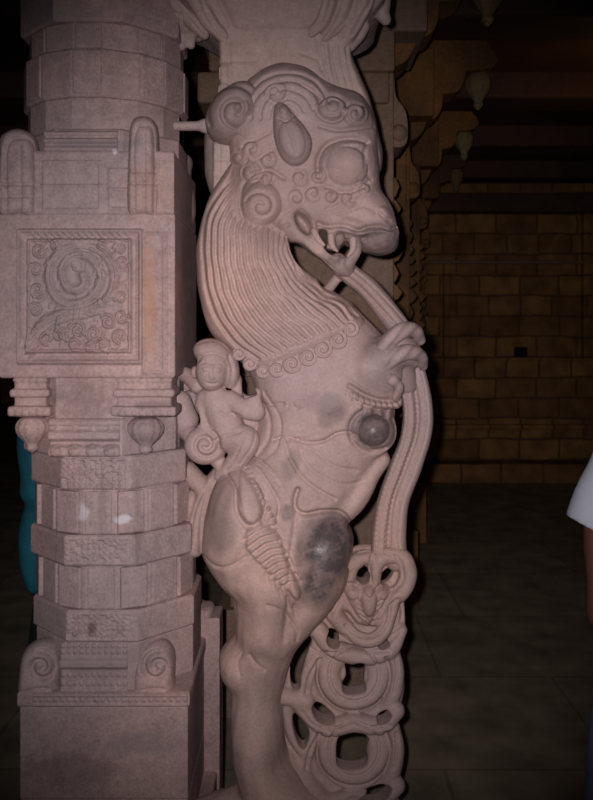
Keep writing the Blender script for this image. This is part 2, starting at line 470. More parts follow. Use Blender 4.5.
marks_and_shade(PILLAR, [((83, 514, 58), (7, 10), Wt, .5), ((123, 520, 58), (9, 5), Wt, .7), ((115, 152, 60), (3, 3), Wt, .7), ((82, 397, 55), (30, 22), Dk, .35), ((150, 300, 60), (7, 70), Ru, .55), ((92, 627, 58), (5, 8), Dk, .8),  # wide dark blob paints shade into the recess between corner cornices
    ((146, 432, 60), (20, 16), Dk, .3), ((72, 290, 62), (55, 55), Gy, .4), ((102, 500, 58), (5, 40), Dk, .3), ((137, 520, 56), (5, 45), Dk, .3), ((70, 770, 60), (45, 20), Dk, .4), ((140, 745, 60), (40, 14), Gy, .5), ((100, 145, 60), (60, 6), Gy, .7), ((153, 405, 60), (18, 5), Dk, .5),  # narrow upright dark strips paint shade into the gaps between facets
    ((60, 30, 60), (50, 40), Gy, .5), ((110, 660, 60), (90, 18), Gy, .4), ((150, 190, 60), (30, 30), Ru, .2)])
# ================================================================== THE LION-BEAST STATUE
yali = thing('lion_beast_statue', 'carved stone rearing lion-like beast with striped mane, snarling muzzle and knotted stone rings below', 'statue', (at(300, 900)[0] * S - CX * S, 0, 0.0))

HR = Relief(180, 0, 445, 800, 0.5)     # the incised drawing on the beast

# ---- head drawing
L = HR.line
L([(244, 222), (240, 205), (243, 186), (255, 174), (270, 170), (284, 178)], 1.8, -3.0)      # cheek circle
L([(246, 224), (258, 232), (275, 232), (288, 224)], 1.8, -2.5)
HR.dome((262, 204), (19, 22), 5.0)
L(spiral(261, 207, 16, 3, 200, 1.3), 1.6, -2.6, smooth=False)
for c, r, a in (((250, 172), 11, 30), ((268, 160), 9, 80), ((252, 150), 10, 200), ((266, 178), 7, 0), ((238, 158), 9, 10), ((300, 178), 9, 120), ((318, 176), 9, 60), ((313, 194), 8, 200), ((330, 196), 8, 20), ((296, 198), 8, 310), ((348, 198), 9, 100), ((364, 190), 9, 220)):
    HR.dome(c, (r, r), 4.0); L(spiral(c[0], c[1], r, 2, a, 1.2, 24), 1.3, -2.6, smooth=False)
# crest of curls above the brow
for r in (44, 36, 27, 18, 10):
    t = np.radians(np.linspace(175, 345, 26)); L(np.stack([287 + r * np.cos(t) * 1.0, 116 + r * np.sin(t)], 1), 1.7, -2.6, smooth=False)
HR.dome((276, 92), (12, 10), 4.0); L(spiral(276, 93, 11, 2, 0, 1.4, 30), 1.5, -3, smooth=False)
HR.dome((332, 108), (15, 13), 6.0); L([(332 + 15 * math.cos(t), 108 + 13 * math.sin(t)) for t in np.linspace(0, 6.28, 24)], 1.6, -3.5, smooth=False)
L([(332 + 8 * math.cos(t), 108 + 7 * math.sin(t)) for t in np.linspace(0, 6.28, 18)], 1.2, -2.2, smooth=False)
HR.dome((355, 115), (13, 11), 6.0); L(spiral(355, 115, 13, 2, 180, 1.6, 36), 1.5, -3, smooth=False)
L([(302, 84), (316, 92), (323, 100)], 1.5, -2.5); L([(320, 126), (338, 130), (358, 128), (374, 126)], 1.8, -3.0)
L([(236, 150), (255, 158), (272, 150)], 1.6, -2.4); L([(232, 132), (250, 140), (270, 132)], 1.6, -2.2)
# brow and eye
L([(318, 176), (318, 160), (325, 146), (340, 139), (356, 138), (368, 142)], 2.4, -4.6)
L([(324, 176), (324, 162), (331, 151), (343, 145), (358, 144)], 1.6, 1.6)
L([(326, 186), (340, 192), (356, 190), (369, 182)], 2.0, -3.0)
HR.dome((346, 166), (21, 20), 6.0)
L([(367, 143), (364, 156), (366, 170), (372, 180)], 1.6, -2.4)
# muzzle
L([(318, 223), (328, 226), (340, 225), (350, 227), (358, 230), (368, 227), (380, 226), (390, 229), (397, 227)], 2.0, -4.2)
L([(322, 229), (332, 231), (345, 230), (358, 236), (370, 233), (384, 232), (394, 234)], 1.7, 1.8)
L([(352, 200), (366, 206), (382, 216), (394, 226)], 2.4, -1.6)
HR.dome((384, 214), (9, 7), 3.0, 40); L([(379, 212), (384, 218), (390, 219)], 1.4, -2.5)
for q in (0, 1, 2): L([(338 - 6 * q, 214 - 2 * q), (350 - 5 * q, 210 - 5 * q), (362 - 5 * q, 206 - 7 * q)], 1.5, -1.6)
HR.region([(294, 214), (300, 211), (307, 217), (312, 228), (309, 235), (302, 232), (296, 224)], -9.0, 4)
L([(291, 213), (300, 207), (309, 213), (315, 226), (313, 238)], 1.6, 1.8)
L([(300, 246), (318, 258), (334, 268)], 1.4, -1.6)
# ---- trunk of the body
L([(297, 440), (310, 443), (325, 441), (337, 434), (350, 433), (362, 440), (372, 450), (386, 448)], 1.7, -3.6)
L([(300, 447), (304, 461), (318, 474), (340, 484), (362, 482)], 1.5, -1.6)
L([(284, 441), (290, 458), (302, 477), (318, 490), (335, 499)], 1.6, -2.6)
L([(316, 452), (334, 466), (356, 470)], 1.6, -1.5)
L([(373 + 23 * math.cos(t), 431 + 22 * math.sin(t)) for t in np.linspace(-0.6, 4.2, 26)], 2.2, -3.0, smooth=False)
L([(349, 386), (362, 394), (378, 400), (393, 401), (400, 398)], 2.0, -3.6); L([(352, 382), (364, 390), (380, 396), (398, 394)], 1.6, 1.6)
for i in range(9):
    t = i / 8; x, y = 351 + 46 * t, 393 + 20 * t - 10 * t * t
    HR.dome((x, y + 3), (2.4, 4.2), 3.4, -20)
L([(346, 392), (358, 402), (374, 409), (396, 411)], 1.3, -2.4)
for (x, y) in ((360, 406), (370, 411), (380, 414), (390, 415)): HR.dome((x, y), (3.2, 5), 3.2)
L([(254, 404), (270, 405), (283, 404), (296, 408), (306, 408)], 1.4, -3.2, taper=1)
L([(274, 440), (284, 437), (296, 439), (308, 438)], 1.4, -3.2, taper=1)
for i in range(4): HR.dome((286 + 5 * i, 404 + (i % 2) * 3), (2.3, 2.3), 2.0); HR.dome((286 + 5 * i, 437 + (i % 2) * 3), (2.2, 2.2), 1.8)
L([(258, 395), (270, 420), (268, 440), (258, 456)], 1.8, -2.2); L([(264, 392), (280, 420), (277, 446), (262, 460), (248, 457)], 1.5, -1.8)
# knee hollow hook and edge
L([(298, 490), (295, 500), (296, 510), (305, 515), (322, 512), (340, 513), (350, 524), (353, 545), (349, 568)], 2.2, -6.0)
L([(296, 516), (290, 560), (288, 600), (284, 640)], 2.4, -2.2)
# ---- thigh ornament
L([(226, 474), (235, 490), (236, 508), (240, 520), (247, 527), (256, 527)], 1.8, -3.8)
HR.region([(240, 472), (252, 482), (261, 498), (262, 514), (255, 524), (246, 522), (240, 512), (239, 496)], 4.2, 4)
L([(238, 466), (251, 476), (262, 490), (266, 506), (262, 522)], 1.5, -3.0)
L([(249, 462), (262, 474), (272, 489), (279, 505), (277, 520)], 1.4, -2.4)
for i in range(11):
    t = i / 10; HR.dome((245 + 29 * t, 466 + 56 * t - 14 * t * (1 - t)), (2.5, 2.5), 3.6)
L([(250, 456), (266, 466), (276, 478), (283, 488)], 1.7, -3.4, taper=1)
L([(256, 462), (272, 474), (280, 486)], 1.5, 1.6)
HR.region([(246, 530), (258, 524), (272, 528), (281, 540), (287, 558), (294, 575), (301, 592), (297, 600), (284, 588), (268, 572), (252, 556), (244, 543)], 4.5, 4)
for i in range(9):
    t = i / 8; a = (245 + 38 * t, 540 + 46 * t); b = (272 + 27 * t, 527 + 56 * t)
    L([a, ((a[0] + b[0]) / 2, (a[1] + b[1]) / 2 - 3), b], 1.6, -3.8)
for (x, y) in ((283, 538), (289, 552), (294, 567), (299, 580)):
    L([(x - 6, y - 8), (x, y), (x + 7, y + 1)], 1.4, -3.2, taper=1)
for i in range(5): L([(266 + 7 * i, 574 + 8 * i), (268 + 7 * i, 584 + 8 * i), (274 + 6 * i, 590 + 7 * i)], 1.4, -2.6, taper=1)
L([(204, 556), (218, 567), (234, 565), (246, 557)], 1.6, -2.2)
L([(212, 488), (226, 478), (240, 500), (246, 540), (236, 562)], 1.3, -0.9)
# ---- leg
L([(250, 655), (256, 664), (264, 670)], 1.6, -2.0); L([(243, 652), (238, 664), (240, 676)], 1.6, -1.2)
L([(268, 606), (282, 612), (296, 630), (296, 640)], 1.6, -2.0)

HR.H *= 1.3
def spots_yali(px, py):
    g = np.zeros(len(px))
    for x, y, rx, ry, a, s in ((329, 549, 27, 36, 10, 1.0), (320, 578, 20, 32, 15, .8), (331, 408, 17, 15, 30, .5), (326, 418, 9, 12, 0, .35), (316, 402, 18, 10, 0, .2), (290, 468, 9, 15, 20, .4), (294, 458, 6, 9, 0, .3), (287, 513, 7, 9, 0, .5), (310, 545, 16, 34, 10, .5), (335, 525, 16, 12, 0, .7),
                               (373, 428, 25, 22, 0, .75), (222, 534, 14, 22, 0, .35), (222, 500, 14, 30, 20, .28), (388, 350, 30, 24, 0, .35), (375, 385, 26, 20, 0, .3),
                               (300, 185, 60, 60, 0, .22), (375, 240, 30, 18, 0, .55), (340, 262, 22, 16, 0, .5), (300, 225, 18, 30, 0, .3), (335, 470, 24, 20, 0, .12),
                               (280, 620, 18, 34, 0, .2), (262, 672, 20, 30, 0, .25), (300, 760, 40, 40, 0, .3), (345, 110, 32, 26, 0, .35), (250, 190, 20, 40, 0, .2)):
        ca, sa = math.cos(math.radians(a)), math.sin(math.radians(a)); X, Y = px - x, py - y
        q = ((X * ca + Y * sa) / rx) ** 2 + ((-X * sa + Y * ca) / ry) ** 2
        g = np.maximum(g, s * np.clip(1.35 - q, 0, 1))
    g = g * (1.02 + 0.12 * np.sin(px * .31 + 2 * np.sin(py * .17)) * np.sin(py * .27 + 1.7 * np.sin(px * .21)) + 0.08 * np.sin(px * .83 + py * .4) * np.sin(py * .9 - px * .3))
    return g

# ---------------------------------------------------------------- body, one continuous carving from crest to foot
B = Block((186, 58, -66), (420, 800 + 60, 84), 1.35)
B.poly([(240, 172), (214, 200), (204, 250), (208, 300), (222, 338), (247, 366), (256, 400), (252, 440), (240, 468), (236, 500), (250, 545), (300, 565), (340, 540), (346, 515), (360, 493), (374, 464), (386, 448), (393, 425), (395, 400), (398, 372), (390, 346), (374, 324), (348, 300), (330, 289), (318, 284), (303, 272), (291, 252), (290, 235), (300, 215), (290, 180), (262, 165)], 0, 46, 44)
B.ell((330, 400, 12), (48, 55, 42), 20, 14)                 # chest
B.ell((300, 470, 8), (46, 55, 42), -15, 14)                 # belly
B.poly([(236, 466), (222, 480), (209, 508), (203, 536), (205, 558), (221, 583), (237, 602), (238, 630), (250, 650), (285, 650), (302, 610), (318, 580), (316, 530), (300, 505), (285, 490), (262, 466)], 6, 54, 40, k=7)
B.ell((247, 520, 18), (36, 56, 44), -8, 10)                 # near thigh
B.poly([(296, 514), (318, 512), (340, 514), (351, 528), (353, 550), (347, 580), (331, 606), (310, 630), (290, 645), (268, 640), (272, 560)], -4, 50, 30, k=6)
B.poly([(240, 590), (296, 592), (312, 618), (301, 640), (290, 662), (283, 690), (284, 725), (292, 755), (312, 780), (345, 812), (345, 850), (238, 850), (240, 790), (238, 755), (235, 715), (231, 688), (222, 673), (221, 654), (236, 630)], 2, 46, 38, k=7)
B.ell((239, 662, 8), (17, 22, 30), 0, 8)                    # hock
B.ell((255, 735, 12), (24, 60, 34), 0, 8)
B.cap([(381, 459, 8, 9), (369, 476, 12, 10), (356, 496, 14, 13), (338, 514, 14, 13)], 6, 1.5)
B.ell((374, 372, 26), (27, 29, 24), -20, 7)                 # shoulder
B.cap([(368, 366, 30, 22), (384, 356, 34, 18), (399, 352, 32, 15)], 6, 1.2)
B.ell((371, 431, 22), (25, 24, 22), 0, 5)
B.cap([(345, 395, 26, 10), (370, 402, 34, 10), (396, 402, 26, 7)], 5, 1.2)
B.cap([(196, 822, -6, 18), (222, 812, -4, 18), (250, 804, 0, 20)], 6, 1.4)
# head
B.poly([(232, 180), (228, 140), (238, 100), (254, 78), (280, 66), (306, 70), (324, 84), (342, 91), (358, 96), (371, 112), (378, 140), (378, 180), (388, 204), (397, 226), (399, 240), (394, 251), (380, 255), (364, 250), (354, 244), (345, 250), (330, 250), (314, 243), (300, 240), (290, 234), (268, 236), (246, 224), (238, 205)], 0, 50, 36, k=4)
B.ell((366, 218, 14), (26, 24, 34), 35, 8)                  # muzzle
B.ell((372, 240, 16), (22, 13, 26), 8, 6)
B.ell((346, 164, 22), (30, 28, 34), 0, 8)
B.ell((262, 204, 24), (24, 27, 30), 0, 6)
B.ell((288, 108, 20), (44, 38, 34), 0, 6)
B.cap([(318, 221, 30, 6), (336, 224, 40, 7), (358, 228, 44, 8), (380, 229, 34, 8), (392, 233, 20, 7)], 4)
B.cap([(288, 222, 30, 12), (302, 238, 32, 11), (318, 252, 32, 10), (334, 264, 30, 9), (346, 268, 28, 8)], 3.5, 1.3)   # lower jaw
for c in ([(311, 224, 34, 6), (316, 238, 38, 5.5), (323, 252, 38, 6)], [(330, 229, 38, 6), (330, 243, 41, 5.5), (335, 257, 40, 6.5)], [(351, 236, 38, 7), (356, 248, 38, 6.5), (348, 262, 36, 7)]): B.cap(c, 3)
B.hole([(292, 247), (299, 247), (309, 254), (321, 264), (333, 275), (330, 279), (318, 277), (304, 269), (295, 258)])
B.hole([(319, 234), (325, 236), (327, 246), (323, 249), (318, 242)], 2)
B.hole([(339, 250), (345, 243), (349, 250), (345, 260), (339, 257)], 2)
B.hole([(341, 281), (347, 283), (362, 300), (378, 320), (386, 330), (380, 333), (366, 318), (350, 299), (340, 287)], 2)
B.hole([(322, 241), (332, 244), (340, 252), (334, 256), (325, 250)], 2, (10, 200))
body = carve('beast_body', B, YALI, yali, HR, spots_yali, wobble=1.0); del B

def piece(name, lo, hi, h, build, mat, relief=None, wobble=0.4, parent=None, spots=None):
    K = Block(lo, hi, h); build(K)
    return carve(name, K, mat, parent or yali, relief, spots, wobble)

# ---------------------------------------------------------------- mane
outA = np.array([(232, 165), (207, 212), (203, 262), (212, 308), (234, 342), (268, 366)]); outB = np.array([(290, 236), (291, 256), (304, 278), (326, 294), (346, 304), (360, 318)])
HM = Relief(190, 150, 400, 400, 0.5)
n_lock = 16
for i in range(n_lock):
    t = i / (n_lock - 1)
    C = outA * (1 - t) + outB * t
    C[0] = np.array([236, 172]) * (1 - t) + np.array([289, 238]) * t + np.array([-6, 12]) * 4 * t * (1 - t) * 0.7
    CC = spline(C, 3.0); CC = CC[:int(len(CC) * (0.955 + 0.035 * t))]; wv = np.stack([np.sin(np.arange(len(CC)) * .55 + i), np.cos(np.arange(len(CC)) * .5)], 1) * (0.2 + 1.0 * t); HM.line(CC + wv, 2.3, -6.2, smooth=False)
    e = (outA[-1] * (1 - t) + outB[-1] * t)
M = Block((188, 150, -50), (392, 392, 88), 1.25)
M.poly([(236, 162), (222, 178), (208, 204), (199, 236), (197, 262), (200, 296), (210, 330), (226, 348), (246, 366), (262, 376), (280, 373), (298, 371), (314, 363), (330, 356), (346, 345), (360, 334), (366, 322), (352, 306), (336, 294), (322, 288), (306, 278), (294, 262), (288, 248), (284, 236), (268, 228), (250, 210), (244, 186)], 6, 50, 38, k=0)
M.ell((262, 280, 14), (52, 72, 48), -20, 10)
M.hole([(288, 240), (299, 245), (309, 254), (321, 264), (333, 275), (331, 281), (318, 280), (303, 272), (292, 259)])
mane = carve('striped_mane', M, YALI, yali, HM, spots_yali, wobble=0.6); del M



CURLS = [(292, 364, 9.5), (308, 357, 9.5), (323, 349, 9.5), (338, 340, 9), (351, 329, 8), (277, 369, 8.5), (263, 371, 7.5), (250, 364, 7), (239, 354, 6.5)]
for (x, y, r) in CURLS:
    w = max(surf_w('striped_mane', x, y), surf_w('beast_body', x, y))
    HQ = Relief(x - 14, y - 14, x + 14, y + 14, .4); HQ.line(spiral(x, y, r * .92, 1.2, 210, 1.45, 34), 1.5, -3.6, smooth=False)
    X, Y, _ = at(x, y, w)
    piece('mane_curl', (X - r - 6, Y - r - 6, w - 16), (X + r + 6, Y + r + 6, w + 14), .9, lambda K: K.ell((x, y, w - 1), (r, r, 6.5), 0, 0), YALI, HQ, 0.2, mane, spots_yali)
# ---------------------------------------------------------------- loose pieces of the head
HE = Relief(265, 95, 320, 172, 0.5)
HE.dome((292, 140), (13, 20), 4, -15); HE.line([(279, 118), (286, 121), (292, 116)], 1.5, -3.0); HE.dome((284, 110), (5, 5), 3); HE.line([(286, 122), (292, 138), (296, 154)], 1.5, -1.4)
piece('ear', (262, 92, 20), (325, 176, 90), 1.1, lambda K: (K.poly([(279, 102), (287, 106), (294, 115), (304, 126), (312, 140), (311, 154), (303, 164), (292, 166), (281, 158), (275, 142), (273, 122), (274, 108)], 50, 14, 9, k=0)), YALI, HE, spots=lambda x, y: np.full(len(x), 0.3))
piece('eye', (324, 142, 30), (370, 190, 90), 1.2, lambda K: (K.ell((346, 167, 44), (21, 20, 14), 0, 0),), YALI, None, spots=lambda x, y: np.full(len(x), 0.22))
HV = Relief(195, 80, 265, 160, 0.5)
HV.line(spiral(236, 110, 30, 4, 150, 1.75, 70), 2.6, -5.5, smooth=False); HV.dome((242, 108), (8, 8), 4)
piece('crest_curl', (200, 78, -30), (266, 160, 70), 1.2, lambda K: (K.poly([(212, 104), (222, 92), (240, 84), (258, 88), (264, 104), (260, 126), (246, 140), (228, 146), (212, 140), (206, 128), (207, 114)], 14, 38, 20, k=0)), YALI, HV, spots=lambda x, y: np.full(len(x), 0.4))
teeth = [[(314, 231, 44, 3.2), (318, 239, 46, 3), (324, 245, 46, 1.6)], [(331, 236, 46, 3.4), (332, 245, 48, 3), (337, 251, 47, 1.6)], [(353, 240, 46, 3.8), (353, 249, 47, 3.2), (348, 256, 45, 1.6)]]
for tt in teeth:
    P = np.array(tt)
    piece('tooth', tuple(P[:, :3].min(0) - 18), tuple(P[:, :3].max(0) + 18), 1.0, lambda K: K.cap(tt, 0, step=2), YALI, None, 0)
piece('chest_boss', (345, 400, 20), (402, 460, 84), 1.1, lambda K: K.ell((373, 430, 41), (15.5, 15.5, 17), 0, 0), YALI, None, 0, spots=lambda x, y: np.full(len(x), 0.85))

# ---------------------------------------------------------------- band from the mouth to the paw
HB = Relief(320, 250, 420, 345, 0.5)
HB.line([(338, 270), (360, 287), (384, 312), (402, 332)], 1.7, -4.0)
HB.line([(332, 274), (354, 292), (377, 318), (394, 338)], 1.2, -1.2); HB.line([(346, 264), (368, 282), (391, 306), (410, 328)], 1.2, -1.6)
def bld(K):
    K.cap([(338, 262, 24, 9), (350, 274, 20, 10), (368, 288, 16, 10.5), (386, 310, 16, 11), (402, 332, 20, 11)], 0, 1.3)
    K.cap([(326, 292, 6, 5), (334, 282, 12, 5), (342, 272, 16, 5)], 3)
piece('mouth_band', (318, 246, -12), (424, 356, 60), 1.2, bld, YALI, HB, spots=lambda x, y: np.full(len(x), 0.25))

# ---------------------------------------------------------------- paw with separate toes
def paw(K):
    K.cap([(386, 350, 30, 15), (400, 350, 34, 16), (412, 356, 28, 12)], 0, 1.1)
    K.cap([(402, 366, 20, 12), (406, 384, 10, 11)], 5, 1.1)
body_paw = piece('paw', (366, 322, -10), (432, 400, 66), 1.2, paw, YALI, None, spots=lambda x, y: np.full(len(x), 0.32))
for tt in ([(382, 350, 44, 8), (392, 338, 50, 8), (404, 330, 48, 8), (415, 331, 40, 7), (420, 340, 30, 5.5)],
           [(386, 364, 48, 7), (398, 355, 52, 8), (411, 352, 48, 7.5), (421, 357, 38, 6), (423, 366, 28, 4.5)],
           [(384, 378, 42, 5.5), (393, 380, 46, 5.5), (399, 388, 42, 5), (396, 398, 36, 4)]):
    P = np.array(tt)
    piece('toe', tuple(P[:, :3].min(0) - 20), tuple(P[:, :3].max(0) + 20), 1.0, lambda K: K.cap(tt, 0, step=3), YALI, None, 0.3, body_paw, spots=lambda x, y: np.clip(0.6 - np.abs(np.sin(x * .25 + y * .2)) * .5, 0, 1))

# ---------------------------------------------------------------- hanging strands, beaded along their edges
HT = Relief(350, 360, 440, 620, 0.5)
c1 = [(400, 360), (410, 402), (409, 435), (398, 468), (387, 500), (382, 530), (380, 556)]
c2 = [(414, 360), (423, 402), (422, 434), (411, 468), (399, 500), (395, 530), (396, 560)]
for c in (c1, c2):
    C = spline(c, 5.5)
    HT.line(c, 1.5, -2.4)
    T_ = np.gradient(C, axis=0); T_ /= np.linalg.norm(T_, axis=1)[:, None]; Nn = np.stack([-T_[:, 1], T_[:, 0]], 1)
    for p in C + Nn * 7.2: HT.dome(p, (2.6, 2.6), 2.8)
    HT.line(C + Nn * 3.8, 1.1, -1.6); HT.line(C - Nn * 4, 1.1, -1.6)
HT.line([((a[0] + b[0]) / 2, (a[1] + b[1]) / 2) for a, b in zip(c1, c2)], 2.4, -7.0)
def strands(K):
    K.cap([(*p, w, r) for p, w, r in zip(c1, (14, 8, 2, 0, 0, 0, 2), (8, 8, 8.3, 9, 9.5, 10, 10))], 0, 1.3)
    K.cap([(*p, w, r) for p, w, r in zip(c2, (12, 6, 0, -2, -2, -2, 0), (8, 9, 9.3, 10, 10.5, 11, 11))], 2.5, 1.3)
piece('beaded_strand', (350, 362, -16), (440, 580, 44), 1.2, strands, YALI, HT, spots=lambda x, y: np.full(len(x), 0.14))

# ---------------------------------------------------------------- elephant mask and knot of rings
HK = Relief(275, 535, 425, 860, 0.5)
K_ = HK.line
K_([(344, 590), (350, 584), (360, 588), (369, 598), (378, 588), (388, 584), (394, 592)], 1.8, -3.6)
K_([(343, 592), (350, 606), (358, 618), (367, 628), (376, 618), (384, 606), (392, 592)], 1.8, -3.4)
HK.dome((369, 601), (8, 16), 7); HK.dome((353, 594), (6, 6), 4); HK.dome((384, 594), (6, 6), 4)
for i in range(5):
    K_([(357 + i, 600 + 5 * i), (362 + i, 604 + 5 * i)], 1.0, -2.4, smooth=False); K_([(382 - i, 600 + 5 * i), (377 - i, 604 + 5 * i)], 1.0, -2.4, smooth=False)
K_([(346, 626), (354, 634), (366, 638), (380, 634), (388, 622), (390, 606)], 1.8, -4.0)
K_([(340, 636), (352, 646), (368, 650), (384, 646), (398, 634)], 1.8, -3.4)
K_([(392, 604), (399, 600), (402, 612), (400, 626), (394, 632)], 1.7, -3.0)
K_([(344, 560), (338, 580), (338, 602), (330, 616)], 1.8, -3.2); K_([(350, 572), (345, 586)], 1.5, -2.4)
K_([(372, 556), (370, 570), (372, 584)], 1.8, -3); K_([(396, 556), (402, 566), (403, 580), (396, 590)], 1.7, -3); K_([(352, 550), (362, 553), (376, 550), (392, 556)], 1.6, -2.8)
def braid_lines(cy):
    ring = [(354 + 25 * math.cos(t), cy + 27 * math.sin(t)) for t in np.linspace(0, 6.28, 40)]
    K_(ring, 1.4, -3.4, smooth=False)
    K_([(354 + 37 * math.cos(t), cy + 1 + 36 * math.sin(t)) for t in np.linspace(-0.5, 3.6, 40)], 1.9, -4.2, smooth=False)
    K_([(302, cy - 38), (312, cy - 26), (330, cy - 17)], 1.3, -2.2)
    K_([(318, cy - 14), (309, cy + 4), (306, cy + 20)], 1.8, -3.6)
    K_([(396, cy - 16), (397, cy), (394, cy + 18)], 1.6, -3.0)
    K_([(322, cy - 22), (340, cy - 22), (354, cy - 27), (368, cy - 22), (390, cy - 24)], 1.7, -3.2)
for cy in (675, 750, 825): braid_lines(cy)
def knot(K):
    K.poly([(352, 548), (378, 544), (400, 548), (413, 562), (414, 580), (405, 598), (405, 622), (400, 642), (398, 656), (403, 670), (404, 690), (400, 710), (396, 730), (402, 746), (402, 768), (397, 786), (398, 806), (403, 822), (402, 860), (300, 860), (286, 800), (280, 740), (280, 700), (290, 660), (298, 634), (312, 612), (330, 596), (345, 576)], -4, 7, 7, k=0, soft=2)
    # mask and its loops
    K.ell((369, 600, 4), (22, 26, 18), 0, 4)
    K.cap([(350, 604, 4, 8), (348, 584, 6, 8), (353, 566, 8, 8), (364, 557, 10, 7), (374, 562, 10, 7), (374, 580, 10, 7)], 3, 1.2)
    K.cap([(376, 564, 8, 7), (386, 556, 8, 8), (402, 558, 8, 9), (408, 574, 8, 9), (402, 590, 8, 9), (388, 600, 8, 8)], 3, 1.2)
    K.cap([(348, 628, 8, 6), (358, 638, 14, 7), (372, 640, 16, 7), (384, 630, 14, 7), (390, 612, 10, 7), (394, 602, 8, 6)], 2.5, 1.1)
    K.cap([(300, 628, 0, 7), (316, 628, 6, 9), (330, 646, 10, 9), (350, 654, 10, 9), (372, 655, 8, 9), (390, 648, 6, 9), (400, 630, 2, 7)], 2.5, 1.1)
    K.cap([(340, 596, 2, 9), (334, 612, 6, 9), (344, 626, 6, 8)], 3, 1.2)
    for cy in (675, 750, 825):
        A = np.radians(np.linspace(0, 360, 25))
        K.cap([(354 + 25 * math.cos(a), cy + 26 * math.sin(a) + (2 if cy > 700 else 0), 2 + 4 * math.sin(a), 11.5) for a in A], 1.2, .72, step=6); K.cap([(354 + 43 * math.cos(a), cy + 1 + 40 * math.sin(a), 0, 6.5) for a in np.radians(np.linspace(-25, 205, 22))], 1.2, .9, step=6)
        if cy > 675: K.cap([(294, cy - 53, 2, 8), (308, cy - 38, 6, 9), (326, cy - 23, 9, 9), (354, cy - 27, 9, 9), (380, cy - 25, 8, 9), (396, cy - 40, 5, 9)], 2, 1.1)
        K.cap([(320, cy - 22, -2, 8), (308, cy - 4, 0, 9), (303, cy + 18, 2, 9), (310, cy + 36, 4, 8)], 2, 1.1)
        K.cap([(392, cy - 22, 2, 8), (396, cy - 4, 3, 8), (394, cy + 16, 3, 8), (386, cy + 34, 0, 8)], 2, 1.1)
    K.cap([(276, 694, 2, 9), (292, 696, 2, 9), (306, 700, 4, 9)], 3, 1.3)
    K.cap([(287, 706, 2, 6), (290, 726, 3, 6), (297, 742, 4, 6), (306, 752, 4, 7)], 2, 1.2)
    K.cap([(285, 760, 0, 14), (300, 782, 0, 18), (318, 806, 0, 20)], 4, 1.2)
    for h in ([(358, 566), (364, 565), (369, 570), (367, 578), (360, 580), (356, 574)], [(384, 570), (390, 567), (393, 571), (388, 580), (382, 583), (380, 577)],
              [(329, 628), (336, 630), (339, 636), (337, 642), (330, 641), (326, 635)], [(376, 641), (385, 637), (389, 640), (384, 645), (379, 645)],
              [(345, 662), (352, 664), (355, 657), (363, 657), (365, 664), (364, 680), (365, 687), (355, 690), (344, 689), (342, 682), (346, 674)],
              [(312, 702), (319, 700), (331, 709), (334, 716), (325, 718), (315, 712)], [(376, 714), (386, 706), (390, 710), (385, 717), (378, 719)],
              [(337, 737), (344, 729), (353, 726), (359, 729), (368, 736), (366, 746), (366, 760), (354, 765), (338, 762), (336, 750)],
              [(357, 792), (370, 785), (387, 780), (390, 784), (380, 797), (366, 799)],
              [(300, 634), (307, 633), (312, 640), (306, 656), (301, 672), (300, 684), (293, 687), (290, 672), (293, 650)],
              [(293, 713), (300, 716), (309, 730), (305, 744), (299, 741), (294, 728)], [(334, 592), (339, 590), (331, 606), (321, 615), (324, 606)]):
        K.hole(h, 2)
piece('knotted_rings', (272, 530, -34), (428, 866, 46), 1.2, knot, YALI, HK, spots=lambda x, y: np.full(len(x), 0.12))

# ---------------------------------------------------------------- tail flange, bars that join the beast to its neighbour
def flange(K):
    K.cap([(236, 462, -2, 8), (220, 474, -4, 9), (208, 492, -6, 10), (200, 514, -6, 10), (196, 536, -6, 10), (195, 548, -6, 9)], 0, 1.5)
    K.cap([(188, 470, -10, 9), (196, 480, -8, 10), (206, 490, -6, 9)], 3, 1.3)
    K.cap([(192, 500, -14, 11), (189, 530, -14, 11), (192, 548, -12, 8)], 3, 1.3)
HF = Relief(175, 455, 245, 565, 0.5); HF.line([(228, 470), (212, 486), (203, 508), (200, 532), (200, 552)], 1.6, -2.5); HF.line([(214, 478), (200, 498), (193, 520), (191, 545)], 1.3, -1.8)
piece('curled_tail', (172, 452, -36), (248, 566, 20), 1.2, flange, YALI, HF)
piece('tie_bar', (160, 112, -16), (222, 138, 14), 1.0, lambda K: (K.cap([(168, 126, 0, 4.2), (212, 126, 0, 4.6)], 0, 1.3), K.cap([(206, 126, 2, 7), (218, 124, 2, 9)], 4)), HEADST, None)

# ---------------------------------------------------------------- rider on the hip
HD = Relief(165, 325, 275, 485, 0.5)
HD.dome((206, 369), (4.2, 2.4), 2.0); HD.dome((218, 370), (3.4, 2.4), 2.0); HD.line([(201, 364), (206, 362), (211, 364)], 1.0, -1.8); HD.line([(214, 364), (219, 363), (223, 365)], 1.0, -1.8)
HD.line([(212, 366), (211, 374), (212, 378)], 1.6, 2.4); HD.line([(207, 383), (212, 384), (217, 383)], 1.1, -1.9); HD.line([(198, 362), (203, 355), (214, 353), (224, 357)], 1.4, -2.6)
HD.line([(196, 345), (206, 341), (218, 342), (228, 350)], 1.2, -1.5); HD.line([(228, 356), (232, 370), (230, 386)], 1.4, -2.4)
HD.line([(220, 412), (226, 416), (232, 413), (240, 416)], 1.3, -2.0); HD.line([(216, 440), (226, 436), (240, 432)], 1.4, -2.4)
HD.line(spiral(205, 445, 15, 3, 300, 1.5, 40), 2.0, -4.6, smooth=False)
HD.line([(244, 436), (236, 456), (226, 470)], 1.2, -1.8); HD.line([(256, 428), (252, 446), (240, 464)], 1.2, -1.8)
